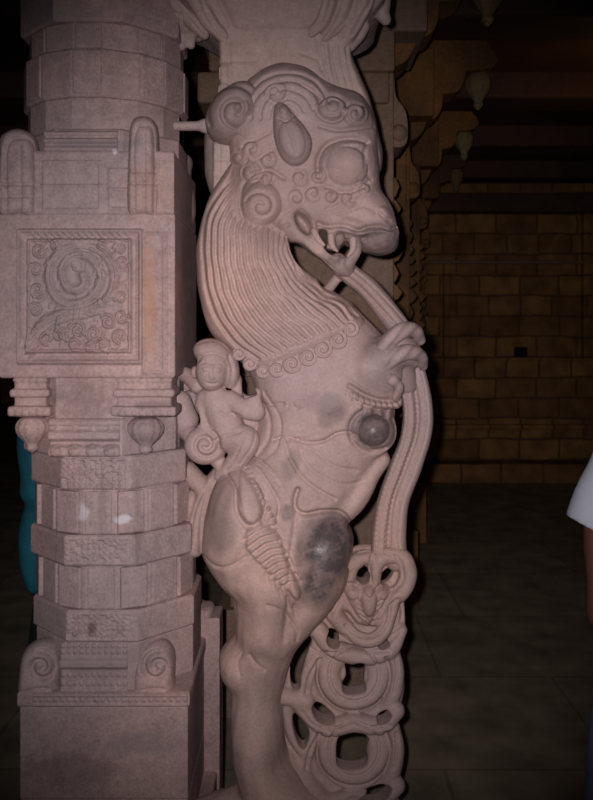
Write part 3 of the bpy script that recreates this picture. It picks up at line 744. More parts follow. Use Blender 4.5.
def rider(K):
    K.ell((212, 370, 36), (15.5, 20, 19), 5, 0)
    K.ell((212, 352, 33), (18, 13, 18), 10, 3)
    K.ell((228, 368, 28), (11, 20, 14), -10, 3)
    K.ell((195, 372, 30), (4, 6, 5), 0, 2)
    K.cap([(213, 390, 28, 9), (216, 400, 27, 14), (224, 418, 26, 16), (232, 438, 24, 15)], 3, 1.0)
    K.cap([(206, 398, 26, 9), (202, 414, 25, 8), (208, 430, 27, 7), (222, 436, 34, 6)], 2.5)
    K.cap([(230, 400, 32, 9), (246, 410, 38, 9), (256, 412, 38, 8)], 3); K.cap([(256, 412, 38, 8), (254, 400, 38, 7), (256, 394, 36, 6)], 3)
    K.cap([(233, 376, 22, 6), (238, 384, 24, 6), (238, 396, 26, 6)], 2.5)
    K.cap([(230, 436, 28, 13), (246, 440, 34, 13), (240, 456, 30, 11), (228, 470, 24, 8), (220, 476, 20, 6)], 3)
    K.cap([(222, 440, 20, 9), (216, 456, 18, 8), (222, 466, 18, 7)], 3)
    K.ell((205, 445, 22), (20, 19, 14), 0, 2)
    K.cap([(250, 398, 10, 10), (250, 430, 10, 14)], 3)
    K.cap([(178, 372, -14, 7), (188, 376, -4, 8), (198, 386, 8, 8)], 3, 1.2)
    K.cap([(180, 402, -12, 12), (186, 420, -12, 13)], 3); K.cap([(186, 430, -8, 9), (196, 440, 6, 9)], 3)
    K.hole([(244, 372), (249, 376), (258, 388), (258, 392), (245, 393)], 1.5)
    K.hole([(197, 406), (201, 405), (204, 418), (201, 422), (197, 415)], 1.5)
piece('rider_figure', (164, 326, -34), (276, 492, 66), 1.15, rider, YALI, HD, 0.4)

# ---------------------------------------------------------------- column behind the head, and its flaring capital
def shaftb(K):
    x0 = at(205, 60, 14)[0]; x1 = at(351, 60, 14)[0]
    K.box((x0 + 14, -8, -110), (x1, 150, 14), 3); K.box((x0 + 8, yz(140, 14) if 'yz' in globals() else 142, -108), (x1 - 20, 196, 16), 3)
    K.poly([(206, 128), (230, 120), (300, 110), (366, 100), (370, 200), (340, 226), (260, 226), (212, 196)], -34, 44, 30, k=4)
    K.poly([(322, 38), (348, 40), (352, 60), (360, 82), (370, 106), (377, 132), (378, 176), (330, 190), (322, 120)], -26, 44, 12, k=3, soft=2)
    for y in (70, 88):
        K.box((x0 + 13, y, -112), (x0 + 24, y + 14, 16), 2, 1)
HSH = Relief(195, 0, 370, 180, 0.5)
for y in (62, 142, 160, 176): HSH.line([(200, y), (255, y - 2)], 1.5, -2)
for x in (219, 229): HSH.line([(x, 42), (x, 200)], 1.4, -2.2)
HSH.line([(318, 38), (322, 70)], 2, -2)
for x in (329, 336, 343, 349): HSH.line([(x - 3, 44), (x, 66), (x + 8, 96)], 1.6, -3.0)
HSH.line([(300, 52), (318, 60), (328, 78)], 1.6, -2.4)
piece('column_shaft', (196, 0, -114), (384, 232, 22), 1.5, shaftb, HEADST, HSH, 0.8)
HC = Relief(150, -60, 400, 60, 0.5)
HC.line([(216, -30), (218, -6), (228, 16), (236, 30), (262, 37), (300, 33), (318, 26), (326, 4), (330, -30)], 2.6, -5)
HC.line([(196, -30), (202, 2), (214, 26), (224, 38)], 2.2, -4); HC.line([(176, -20), (186, 8), (204, 32)], 2.0, -3.5)
HC.line([(340, -30), (338, 0), (332, 20), (322, 36)], 2.4, -4.5); HC.line([(356, -30), (355, -4), (346, 18), (334, 34)], 2.2, -4); HC.line([(372, -30), (371, -2), (362, 16), (352, 34)], 2.0, -3.4)
def capital(K):
    for i, (px0, px1, wf) in enumerate([]): pass
    rows = [(-62, 172, 390, 62), (-30, 172, 388, 58), (-8, 174, 386, 50), (4, 182, 384, 42), (16, 194, 376, 33), (26, 204, 366, 26), (35, 213, 352, 19), (42, 222, 340, 12)]
    for (ya, a0, a1, wa), (yb, b0, b1, wb) in zip(rows[:-1], rows[1:]):
        n = 4
        for j in range(n):
            t = (j + .5) / n; y = ya + (yb - ya) * t
            l, r, w = a0 + (b0 - a0) * t, a1 + (b1 - a1) * t, wa + (wb - wa) * t
            X0, Y0, _ = at(l, y, w - 30); X1 = at(r, y, w - 30)[0]; hy = (yb - ya) / n * .5 + 1.5
            K.box((X0, Y0 - hy, -60 - w), (X1, Y0 + hy, w), 5, 2)
    for P in ([(170, -40, -6, 10), (174, -8, -2, 9), (186, 14, 4, 8), (204, 34, 8, 6)], [(186, -40, 44, 10), (194, -6, 38, 9), (208, 20, 26, 8), (222, 36, 14, 6)],
              [(334, -40, 56, 9), (332, -4, 48, 8), (324, 18, 34, 7), (312, 32, 20, 5)], [(350, -40, 54, 9), (348, -4, 44, 8), (340, 18, 32, 8), (326, 36, 16, 6)],
              [(368, -40, 48, 9), (365, -2, 40, 9), (356, 20, 28, 9), (342, 42, 10, 8)], [(350, 44, 6, 7), (358, 36, 8, 6), (364, 26, 12, 6)],
              [(384, -40, 12, 9), (384, -6, 8, 8), (382, 12, 6, 7), (386, 20, 4, 5)]):
        K.cap(P, 3, 1.2)
piece('capital', (152, -56, -130), (404, 60, 70), 1.7, capital, HEADST, HC, 0.9)
def arch(K):
    K.cap([(222, 34, -28, 8), (208, 20, -22, 17), (192, 14, -14, 22), (176, 12, -8, 24), (158, 6, -8, 26)], 0, 1.1)
    K.cap([(198, 34, -30, 8), (200, 20, -30, 12)], 4); K.cap([(181, 46, -12, 5), (178, 26, -12, 12), (172, 10, -12, 16)], 4); K.cap([(191, 45, -14, 4), (188, 26, -14, 10)], 4)
HA = Relief(150, -30, 230, 60, 0.5); HA.line([(165, 12), (178, 10), (190, 18), (200, 34)], 1.8, -3.5); HA.line([(166, 22), (178, 20), (186, 28)], 1.5, -2.5)
piece('lobed_bracket', (132, -50, -60), (232, 62, 34), 1.4, arch, HEADST, HA, 0.6)
bm = bmesh.new()
def wbox(bm, x0, x1, y0, y1, w0, w1):
    a = to_world([(x0, y1, w1)])[0]; b = to_world([(x1, y0, w0)])[0]
    bm_box(bm, a, b)
wbox(bm, 226, 404, 838, 886, -70, 74); wbox(bm, 220, 410, 884, 930, -80, 84)
from_bm('pedestal', bm, YALI, yali, bevel=0.006)
# ================================================================== THE MAIN PILLAR ON THE LEFT
PC = (-195.0, -20.0)      # centre of the pillar from the middle of the view, in sculpture units (x, w)
pil = thing('carved_pillar', 'broad square and many-sided stone pillar with a square spiral scroll panel, left of the lion beast', 'pillar', (-195 * S, 20 * S, 0))
def yz(py, w):                       # height, in sculpture units, of image row py on a surface at depth w
    return HY + (py - HY) * (FPX - w) / FPX
def ngon(n, hw, cx, cw, rot=None):
    """corners of an n-sided plan whose flat faces stand hw from the centre, one facing the viewer"""
    R = hw / math.cos(math.pi / n); a0 = math.pi / n if rot is None else rot
    return [(cx + R * math.sin(a0 + 2 * math.pi * i / n), cw + R * math.cos(a0 + 2 * math.pi * i / n)) for i in range(n)]
def prism(bm, plan, y0, y1, inset=1.6):
    """stack of rings: plan between heights y0 (top) and y1, with worn arrises"""
    cx = sum(p[0] for p in plan) / len(plan); cw = sum(p[1] for p in plan) / len(plan)
    rings = []
    for y, ins in ((y0, inset), (y0 + inset, 0), (y1 - inset, 0), (y1, inset)):
        r = []
        for x, w in plan:
            d = math.hypot(x - cx, w - cw); k = (d - ins) / d
            r.append(bm.verts.new(to_world([(CX + cx + (x - cx) * k, y, cw + (w - cw) * k)])[0]))
        rings.append(r)
    n = len(plan)
    for a, b in zip(rings[:-1], rings[1:]):
        for i in range(n): bm.faces.new((a[i], a[(i + 1) % n], b[(i + 1) % n], b[i]))
    bm.faces.new(rings[0]); bm.faces.new(rings[-1][::-1])
def cxs(y): return -194 if y < 455 else -186 + min(1, (y - 455) / 200) * 7
F_ = 58
secs = [(-175, 20, 8, 78), (20, 49, 16, 75), (49, 96, 16, 80), (96, 129, 16, 76), (129, 152, 8, 78), (152, 214, 4, 80.6), (214, 377, 4, 81.5), (377, 420, 8, 74), (420, 457, 8, 75), (457, 490, 8, 76),
        (490, 536, 16, 75), (536, 566, 8, 79), (566, 611, 16, 76), (611, 642, 8, 79), (642, 692, 8, 77), (692, 706, 4, 80), (706, 800, 4, 78), (800, 850, 4, 78), (850, 930, 4, 92)]
bm = bmesh.new()
for y0, y1, n, hw in secs:
    c = cxs((y0 + y1) / 2)
    prism(bm, ngon(n, hw, c, PC[1]), yz(y0, F_) - .8, yz(y1, F_) + .8 if y1 < 930 else 930, 2.2)
prism(bm, ngon(16, 70, -188, PC[1]), -190, 925, 1)
from_bm('pillar_shaft', bm, PILLAR, pil, bevel=0.0035, seg=2)

# facet slabs of the two many-sided bands: alternate facets swell forward
def slab(bm, n, hw, c, i, y0, y1, t, gap=2.0):
    a = 2 * math.pi * i / n; half = hw * math.tan(math.pi / n) - gap
    dx, dw = math.sin(a), math.cos(a); tx, tw = math.cos(a), -math.sin(a)
    pts = []
    for u in (-1, 1):
        for d in (hw - 4, hw + t):
            hh = half * (1 if d < hw else 0.94)
            for y in (y0, y1): pts.append(bm.verts.new(to_world([(CX + c + dx * d + tx * hh * u, yz(y, F_), PC[1] + dw * d + tw * hh * u)])[0]))
    for f in ((0, 1, 3, 2), (4, 6, 7, 5), (0, 4, 5, 1), (2, 3, 7, 6), (0, 2, 6, 4), (1, 5, 7, 3)): bm.faces.new([pts[j] for j in f])
for y0, y1, n, hw in ((492, 534, 16, 75), (568, 609, 16, 76), (51, 94, 16, 80), (22, 47, 16, 75)):
    for i in range(-3, 5):
        if y0 > 400 or i % 2 == 0:
            bm = bmesh.new(); slab(bm, n, hw, cxs(y0), i, y0, y1, 1.6 + 2.2 * (i % 2) if y0 > 400 else 1.6)
            from_bm('facet_slab', bm, PILLAR, pil, bevel=0.003, seg=2)

# ---- relief sheets laid on flat faces (real, displaced stone)
def sheet(name, R, x0, x1, y0, y1, w, mat, parent, step=0.8, ang=0.0, pivot=None, scale=1.0):
    """a carved slab: pixel box x0..x1, y0..y1 on the plane at depth w; ang turns it about a vertical edge"""
    nx, ny = int((x1 - x0) / step) + 1, int((y1 - y0) / step) + 1
    X, Y = np.meshgrid(np.linspace(x0, x1, nx), np.linspace(y0, y1, ny), indexing='ij')
    H = R.get(X, Y)
    edge = np.minimum(np.minimum(X - x0, x1 - X), np.minimum(Y - y0, y1 - Y))
    H = np.where(edge < 0.5, -5.0, H)
    V = np.stack([X.ravel(), Y.ravel(), H.ravel()], 1)
    k = (FPX - w) / FPX
    P = np.stack([CX + (V[:, 0] - CX) * k, HY + (V[:, 1] - HY) * k, w + V[:, 2] * scale], 1)
    if ang:
        a = math.radians(ang); px = CX + (pivot - CX) * k
        dx, dw = P[:, 0] - px, P[:, 2] - w
        P[:, 0] = px + dx * math.cos(a) + dw * math.sin(a); P[:, 2] = w - dx * math.sin(a) + dw * math.cos(a)
    I = np.arange(nx * ny).reshape(nx, ny)
    Q = np.stack([I[:-1, :-1].ravel(), I[:-1, 1:].ravel(), I[1:, 1:].ravel(), I[1:, :-1].ravel()], 1)
    return link(name, mesh_arrays(name, to_world(P), Q), mat, parent)

R = Relief(14, 224, 148, 370, 0.5)
for (a, b, c, d, wd, h) in ((19, 231, 141, 362, 2.0, 3.2), (25, 237, 134, 355, 1.5, -1.6), (29, 241, 130, 351, 1.4, 2.6)):
    R.line([(a, b), (c, b), (c, d), (a, d), (a, b)], wd, h, smooth=False)
sp = [(26, 352), (34, 336), (46, 322), (62, 314), (80, 311), (98, 306), (111, 294), (115, 277), (110, 261), (97, 249), (80, 246), (63, 251), (52, 264), (50, 281), (56, 296), (68, 304), (84, 302), (96, 293), (102, 279), (98, 265), (88, 256), (75, 256), (65, 264), (63, 276), (69, 288), (79, 290), (86, 283), (84, 275)]
R.line(sp, 4.6, 4.6, step=2); R.line(sp, 1.1, -2.2, step=2)
R.line([(p[0] + 5, p[1] + 6) for p in sp[:6]], 1.8, 2.5)
R.dome((77, 266), (6, 6), 3.5); R.line([(60, 318), (58, 330), (66, 340), (76, 338)], 1.8, 2.6)
def curlset(items):
    for (x, y, r, a, tn) in items: R.line(spiral(x, y, r, 1.5, a, tn, 26), 1.6, 3.0, smooth=False)
curlset([(40, 250, 8, 0, 1.3), (36, 270, 7, 180, 1.3), (38, 290, 8, 40, 1.3), (36, 310, 7, 200, 1.3), (48, 338, 7, 90, 1.2), (60, 335, 8, 20, -1.3), (78, 330, 9, 190, 1.4), (94, 334, 9, 10, 1.5), (108, 322, 8, 220, 1.4), (120, 336, 7, 100, 1.4),
         (122, 316, 7, 0, 1.3), (121, 298, 6, 160, 1.2), (123, 262, 6, 30, 1.3), (120, 249, 6, 200, 1.3), (104, 245, 5, 90, 1.2), (56, 245, 6, 300, 1.2), (76, 344, 6, 60, 1.3), (104, 345, 6, 240, 1.2), (90, 346, 5, 0, 1.2)])
for t in np.linspace(0, 1, 15):
    R.line([(33 + 94 * t, 234), (36 + 94 * t, 240)], 1.2, 1.6, smooth=False)
rr = random.Random(3)
for i in range(150):
    x, y = rr.uniform(30, 130), rr.uniform(242, 352); a = rr.uniform(0, 6.28); R.line([(x, y), (x + 4 * math.cos(a), y + 4 * math.sin(a))], 1.1, rr.choice((-1, 1)) * 1.2, smooth=False)
for p in spline([(72, 312), (96, 307), (112, 293), (116, 277)], 6): R.dome(p, (1.8, 1.8), 1.5)
sheet('scroll_panel', R, 17, 144, 228, 366, 62.6, PILLAR, pil, 0.7, scale=1.35)

# beaded bands
def band(name, x0, x1, y0, y1, w, fn, ang=0, pivot=None, step=0.8):
    R = Relief(x0 - 4, y0 - 4, x1 + 4, y1 + 4, 0.5); fn(R)
    return sheet(name, R, x0, x1, y0, y1, w, PILLAR, pil, step, ang, pivot)
def cornice(x0, x1, y0, y1, scal=True, lean=0):
    def fn(R):
        h = y1 - y0
        R.line([(x0 - 6, y0 + .12 * h), (x1 + 6, y0 + .12 * h + lean)], h * .07, 2.6, smooth=False, flat=True)
        R.line([(x0 - 6, y0 + .44 * h), (x1 + 6, y0 + .44 * h + lean)], h * .12, 5.5, smooth=False, flat=True)
        R.line([(x0 - 6, y0 + .86 * h), (x1 + 6, y0 + .86 * h + lean)], h * .13, 5.0, smooth=False, flat=True)
        R.line([(x0 - 6, y0 + .64 * h), (x1 + 6, y0 + .64 * h + lean)], h * .06, -1.5, smooth=False)
        if scal:
            n = max(2, int((x1 - x0) / 15))
            for i in range(n):
                c = x0 + (i + .5) * (x1 - x0) / n
                R.dome((c, y0 + .84 * h), (6, h * .16), 3); R.line([(c - 6, y0 + .74 * h), (c, y0 + .68 * h), (c + 6, y0 + .74 * h)], 1.0, 2)
                R.dome((c, y0 + .25 * h), (3, 2.5), 1.6)
    return fn
def glyphs(x0, x1, y0, y1, seed, amp=1.9):
    def fn(R):
        g = random.Random(seed)
        y = y0 + 4
        while y < y1 - 3:
            x = x0 + 4
            while x < x1 - 4:
                q = g.random()
                if q < .4: R.dome((x, y), (2.2, 2.2), amp)
                elif q < .8: R.line([(x - 2, y - 2), (x + 2, y + 1), (x - 1, y + 3)], 1.0, amp)
                else: R.line([(x - 2, y), (x + 2, y)], 1, -amp)
                x += 5.6
            y += 5.8
        R.line([(x0, y0 + 1), (x1, y0 + 1)], 1.0, 1.2, smooth=False); R.line([(x0, y1 - 1), (x1, y1 - 1)], 1.0, 1.2, smooth=False)
    return fn
def beads(x0, x1, ys, r=2.2, amp=2.4, lines=()):
    def fn(R):
        for y in ys:
            x = x0 + 3
            while x < x1 - 1: R.dome((x, y), (r, r), amp); x += r * 3.1
        for y, wd, h in lines: R.line([(x0 - 3, y), (x1 + 3, y)], wd, h, smooth=False, flat=True)
    return fn
band('front_cornice', 49, 120, 418, 457, 56.5, cornice(49, 120, 418, 457))
band('carved_band', 60, 126, 458, 489, 58, glyphs(60, 126, 458, 489, 5))
band('carved_band', 63, 128, 538, 565, 60, glyphs(63, 128, 538, 565, 8, 1.5))
band('carved_band', 65, 131, 613, 641, 60, glyphs(65, 131, 613, 641, 9, 1.4))
band('lower_moulding', 60, 128, 643, 692, 58, beads(60, 128, (646, 652, 675, 684), 2.0, 2.0, ((663, 4.5, 4.5), (690, 2, 2))))
band('upper_moulding', 44, 118, 130, 152, 60.5, beads(44, 118, (), 2, 2, ((134, 2.0, 2.6), (141, 2.2, 3.6), (149, 2.2, 2.2))))
band('base_moulding', 32, 188, 693, 706, 62, beads(32, 188, (700,), 2.2, 1.8, ((695, 1.5, 2.0), (705, 1.3, 1.8))))
# a square-block face above the panel: raised corner fields
for (x0, x1, y0, y1) in ((4, 38, 170, 213), (106, 158, 166, 213), (140, 168, 230, 376), (40, 104, 158, 214)):
    band('block_field', x0, x1, y0, y1, 60.5 if y1 < 220 else 63, (lambda a, b, c, d: (lambda R: [R.line([(a + 4, c + 4), (b - 4, c + 4), (b - 4, d - 4), (a + 4, d - 4), (a + 4, c + 4)], 1.5, 1.6, smooth=False), R.line([(a, (c + d) / 2), (b, (c + d) / 2)], 1.5, 1.8 if d < 220 else 0, smooth=False)]))(x0, x1, y0, y1))
# corner capitals of the square block, with cornices above the hanging buds
def corner_block(x0, x1, y0, y1, w0, w1):
    def fn(K):
        X0, X1 = at(x0, 400, w1)[0], at(x1, 400, w1)[0]
        for a, b, g in ((y0, y1, 0), (y0 + 1, y0 + 5, 1.5), (y0 + 12, y0 + 20, 3.5), (y1 - 11, y1 - 1, 5)):
            K.box((X0 - g, yz(a, w1), w0), (X1 + g, yz(b, w1), w1 + g), 2, 1.5)
    return fn
for (x0, x1, nm) in ((14, 46, 'corner_cornice'), (117, 171, 'corner_cornice')):
    X0, X1 = at(x0, 400, 58)[0], at(x1, 400, 58)[0]
    Rb = Relief(x0 - 10, 370, x1 + 14, 430, 0.5)
    for x in np.arange(x0 + 3, x1, 7): Rb.dome((x, 413), (2.6, 3.0), 2.0); Rb.dome((x, 381), (1.8, 1.8), 1.4)
    piece(nm, (X0 - 14, 360, 8), (X1 + 14, 430, 76), 1.3, corner_block(x0, x1, 377, 417, 22, 58), PILLAR, Rb, 0.4, pil)
X0, X1 = at(180, 400, -10)[0], at(192, 400, -60)[0]
piece('corner_cornice', (X0 - 44, 360, -112), (X1 + 14, 430, -56), 1.5, lambda K: [K.box((X0 - 30, yz(a, -60), -100), (X0 + 8 + g, yz(b, -60), -68 + g), 2, 1.5) for a, b, g in ((377, 417, 0), (389, 397, 3), (406, 416, 5))], PILLAR, None, 0.4, pil)

# hanging lotus buds under the corner cornices
def bud(name, cx, y0, y1, r, w, mat, parent, ribs=12, tip=True, n=48, world=None):
    prof = [(0.0, .25), (0.03, .62), (0.10, .84), (0.22, 1.0), (0.36, 1.0), (0.50, .86), (0.64, .58), (0.74, .38), (0.80, .34), (0.86, .38), (0.92, .30), (1.0, .05)]
    T = spline([(a * 100, b) for a, b in prof], 3.0); V = []; Q = []
    for i, (t, rad) in enumerate(T):
        for j in range(n):
            a = 2 * math.pi * j / n
            rb = 1 - 0.09 * (1 - abs(math.cos(a * ribs / 2))) ** 1 * (1 if 8 < t < 72 else 0)
            V.append((math.cos(a) * r * rad * rb, t / 100, math.sin(a) * r * rad * rb))
    m = len(T)
    for i in range(m - 1):
        for j in range(n): Q.append((i * n + j, i * n + (j + 1) % n, (i + 1) * n + (j + 1) % n, (i + 1) * n + j))
    V = np.array(V)
    if world is None:
        P = np.stack([cx + V[:, 0], yz(y0, w) + (yz(y1, w) - yz(y0, w)) * V[:, 1], w + V[:, 2]], 1); P = to_world(P)
    else:
        P = np.stack([world[0] + V[:, 0], world[1] - V[:, 2], world[2] - V[:, 1] * (y1 - y0)], 1)
    me = mesh_arrays(name, P, np.array(Q))
    return link(name, me, mat, parent)
bud('hanging_bud', at(146, 430, 48)[0], 417, 455, 17, 50, PILLAR, pil)
bud('hanging_bud', at(31, 430, 48)[0], 416, 453, 15.5, 44, PILLAR, pil)
bud('hanging_bud', at(190, 400, -50)[0], 390, 430, 11, -62, PILLAR, pil)

# upright leaf shields at the corners where the square turns many-sided
def leaf_shield(cx, y0, y1, hw, w):
    def fn(K): K.poly([(cx - hw, y1), (cx - hw, (y0 + y1) / 2 - 8), (cx - hw * .8, y0 + 8), (cx, y0), (cx + hw * .8, y0 + 8), (cx + hw, (y0 + y1) / 2 - 8), (cx + hw, y1), (cx, y1 + 2)], w, 16, 8, k=0, soft=2)
    return fn
for cx, y0, y1, hw, w in ((144, 117, 214, 15, 53), (20, 130, 214, 19, 53)):
    Rl = Relief(cx - 30, y0 - 10, cx + 30, y1 + 10, .5)
    Rl.line([(cx - hw, y0 + 54), (cx + hw, y0 + 54)], 1.5, -2.4); Rl.line([(cx - hw, y0 + 66), (cx + hw, y0 + 66)], 1.5, -2.4); Rl.line([(cx - hw + 5, y1), (cx - hw + 5, y0 + 20), (cx, y0 + 8), (cx + hw - 5, y0 + 20), (cx + hw - 5, y1)], 1.6, -2.6); Rl.line([(cx, y0 + 16), (cx, y1)], 1.5, -1.8)
    X = at(cx, 150, w)[0]
    piece('leaf_shield', (X - 34, y0 - 4, w - 22), (X + 34, y1 + 30, w + 24), 1.2, leaf_shield(cx, y0, y1, hw, w), PILLAR, Rl, 0.5, pil)
piece('leaf_shield', (at(160, 150, -60)[0], 130, -120), (at(215, 150, -60)[0], 250, -50), 1.3, lambda K: K.poly([(176, 240), (176, 165), (186, 155), (192, 160), (191, 175), (194, 190), (195, 214), (190, 236)], -84, 22, 9, k=0, soft=2), PILLAR, None, 0.6, pil)
piece('leaf_shield', (-10, 125, -20), (60, 240, 60), 1.3, lambda K: (K.poly([(2, 214), (1, 190), (-2, 178), (2, 160), (4, 144), (12, 134), (22, 138), (30, 150), (34, 175), (34, 214)], 20, 26, 8, k=0, soft=2),), PILLAR, None, 0.6, pil)
# corner volutes near the foot
for cx, sgn, nm in ((42, 1, 0), (155, -1, 1)):
    Rv = Relief(cx - 36, 630, cx + 36, 712, .5)
    Rv.line(spiral(cx - 2 * sgn, 668, 16, 3, 270, 1.35 * sgn, 40), 3.0, -5.0, smooth=False)
    Rv.line([(cx - 18, 692), (cx, 689), (cx + 18, 692)], 1.6, -2.0)
    X = at(cx, 670, 46)[0]; Yc = yz(668, 46)
    def vol(K, cx=cx): K.poly([(cx - 18, 694), (cx - 21, 672), (cx - 17, 650), (cx - 4, 640), (cx + 10, 641), (cx + 19, 652), (cx + 20, 674), (cx + 17, 694)], 42, 18, 9, k=0, soft=2)
    piece('corner_volute', (X - 34, Yc - 44, 20), (X + 34, Yc + 44, 70), 1.2, vol, PILLAR, Rv, 0.5, pil)
piece('corner_volute', (at(180, 660, -60)[0], 590, -130), (at(240, 660, -60)[0], 760, -60), 1.5, lambda K: (K.poly([(190, 715), (190, 606), (204, 603), (214, 606), (213, 622), (218, 640), (217, 662), (214, 680), (218, 700), (216, 715)], -96, 20, 7, k=0, soft=2),), PILLAR, None, 0.6, pil)
bm = bmesh.new(); prism(bm, [(-114, -118), (-84, -118), (-84, -76), (-114, -76)], yz(612, -96), 925); from_bm('rear_pilaster', bm, PILLAR, pil, bevel=0.004)
# ================================================================== THE HALL BEHIND
def struct(name, bm, mat, **kw):
    o = from_bm(name, bm, mat, None, **kw); o['kind'] = 'structure'; return o
HC_ = 3.12
bm = bmesh.new(); bm_box(bm, (-6, -3.5, -0.2), (9, 15, 0)); struct('floor', bm, FLOORM)
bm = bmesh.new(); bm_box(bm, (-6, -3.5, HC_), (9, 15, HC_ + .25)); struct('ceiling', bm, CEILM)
YB = 8.2 - DIST
bm = bmesh.new()
x0 = far(380, 0, 8.2)[0]
bm_box(bm, (x0, YB, 0), (9, YB + .4, HC_)); bm_box(bm, (x0, YB + .3, 0), (x0 + .4, 15, HC_))
struct('wall_back', bm, WALLM)
bm = bmesh.new(); bm_box(bm, (-6, 14.6, 0), (x0 + .4, 15, HC_)); struct('wall_far', bm, WALLM)
bm = bmesh.new(); bm_box(bm, (-6.3, -3.5, 0), (-6, 15, HC_)); struct('wall_left', bm, WALLM)
bm = bmesh.new(); bm_box(bm, (9, -3.5, 0), (9.3, YB + .4, HC_)); struct('wall_right', bm, WALLM)
def trimbox(name, xa, xb, ya, yb, d, out, mat):
    p, q = far(xa, ya, d), far(xb, yb, d)
    bm = bmesh.new(); bm_box(bm, (p[0], YB - out, q[2]), (q[0], YB + .02, p[2])); return struct(name, bm, mat, bevel=0.01)
trimbox('trim_1', 380, 1000, 462, 482, 8.1, .22, WALLM)          # ledge at the foot of the wall
trimbox('trim_2', 380, 1000, 424, 429, 8.2, .06, WALLM)
trimbox('trim_3', 380, 1000, 357, 361, 8.2, .05, WALLM)
trimbox('trim_4', 380, 1000, 261, 264, 8.2, .05, BACKST)
trimbox('trim_5', 443, 449, 264, 357, 8.2, .07, WALLM)
trimbox('trim_6', 581, 588, 200, 357, 8.2, .08, WALLM)
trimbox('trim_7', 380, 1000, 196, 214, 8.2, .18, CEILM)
bm = bmesh.new(); p, q = far(514, 347, 8.2), far(527, 358, 8.2)
DARK = stone('vent_shade', (0.012, 0.01, 0.01), (0.02, 0.016, 0.014), (0.012, 0.01, 0.01))  # near-black block paints the shade inside the vent hole
bm_box(bm, (p[0], YB - .012, q[2]), (q[0], YB + .01, p[2])); o = from_bm('wall_niche', bm, DARK); tag(o, 'small square black vent hole in the back stone wall', 'vent')
# beams under the ceiling
beams = []
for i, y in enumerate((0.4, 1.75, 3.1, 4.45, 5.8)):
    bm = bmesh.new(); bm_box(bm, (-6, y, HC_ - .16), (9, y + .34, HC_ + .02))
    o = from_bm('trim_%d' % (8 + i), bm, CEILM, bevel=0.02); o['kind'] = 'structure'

# ---- row of pillars receding behind the beast
BUDP = stone('dull_bud_stone', (0.26, 0.23, 0.13), (0.38, 0.32, 0.16), (0.3, 0.2, 0.1), speck=0.5, bump=0.8)
def curve_plate(bm, pts, y0, y1):
    a = [bm.verts.new((x, y0, z)) for x, z in pts]; b = [bm.verts.new((x, y1, z)) for x, z in pts]
    n = len(pts)
    bm.faces.new(a); bm.faces.new(b[::-1])
    for i in range(n): bm.faces.new((a[i], b[i], b[(i + 1) % n], a[(i + 1) % n]))
def row_pillar(x1, y, width, label, mat, mat2, wide_left=None):
    """x1: right face; brackets reach out to the right and carry a hanging bud"""
    t = thing('row_pillar', label, 'pillar', (x1 - width / 2, y + width / 2, 0), 'pillars receding behind the lion beast')
    bm = bmesh.new()
    bm_box(bm, (x1 - width, y, 0), (x1, y + .4, 2.52)); bm_box(bm, (x1 - width - .05, y - .04, 0), (x1 + .04, y + .44, .42)); bm_box(bm, (x1 - width - .03, y - .02, 1.18), (x1 + .012, y + .42, 1.32))
    from_bm('pillar_shaft', bm, mat, t, bevel=0.008)
    bm = bmesh.new()
    bm_box(bm, (x1 - width - (wide_left or .06), y - .03, 2.38 if wide_left else 2.14), (x1 - .02, y + .42, 2.50))
    bm_box(bm, (x1 - width - .08, y - .04, 2.5), (x1 + .0, y + .44, 2.66)); bm_box(bm, (x1 - width - .12, y - .05, 2.65), (x1 + .125, y + .45, HC_ - .1))
    from_bm('capital', bm, mat, t, bevel=0.012)
    # scroll bracket at the right shoulder
    z = 2.36
    pts = [(x1 - .03, z + .20), (x1 + .0, z + .16), (x1 + .012, z + .06), (x1 + .05, z + .0), (x1 + .058, z - .09), (x1 + .045, z - .135), (x1 + .0, z - .14), (x1 - .03, z - .11)]
    P = spline(pts, 0.02)
    bm = bmesh.new(); curve_plate(bm, [tuple(p) for p in P], y + .02, y + .24)
    from_bm('scroll_bracket', bm, mat, t, bevel=0.006)
    bm = bmesh.new(); bmesh.ops.create_uvsphere(bm, u_segments=20, v_segments=12, radius=.035); bmesh.ops.translate(bm, verts=bm.verts, vec=(x1 + .022, y + .03, z - .085))
    from_bm('scroll_eye', bm, mat, t, smooth=True)
    # ragged carved edging strip down the right face: stacked leaf lobes
    bm = bmesh.new(); rr = random.Random(int(x1 * 1000)); zz = 2.12
    pts = [(x1 - .02, zz)]
    while zz > .5:
        h = rr.uniform(.05, .1); o_ = rr.uniform(.02, .05)
        pts += [(x1 + o_ * .5, zz - h * .15), (x1 + o_, zz - h * .5), (x1 + o_ * .6, zz - h * .85), (x1 + .006, zz - h)]; zz -= h
    pts += [(x1 - .02, zz)]
    curve_plate(bm, pts, y + .06, y + .2); from_bm('leaf_edging', bm, mat2, t, bevel=0.004)
    return t
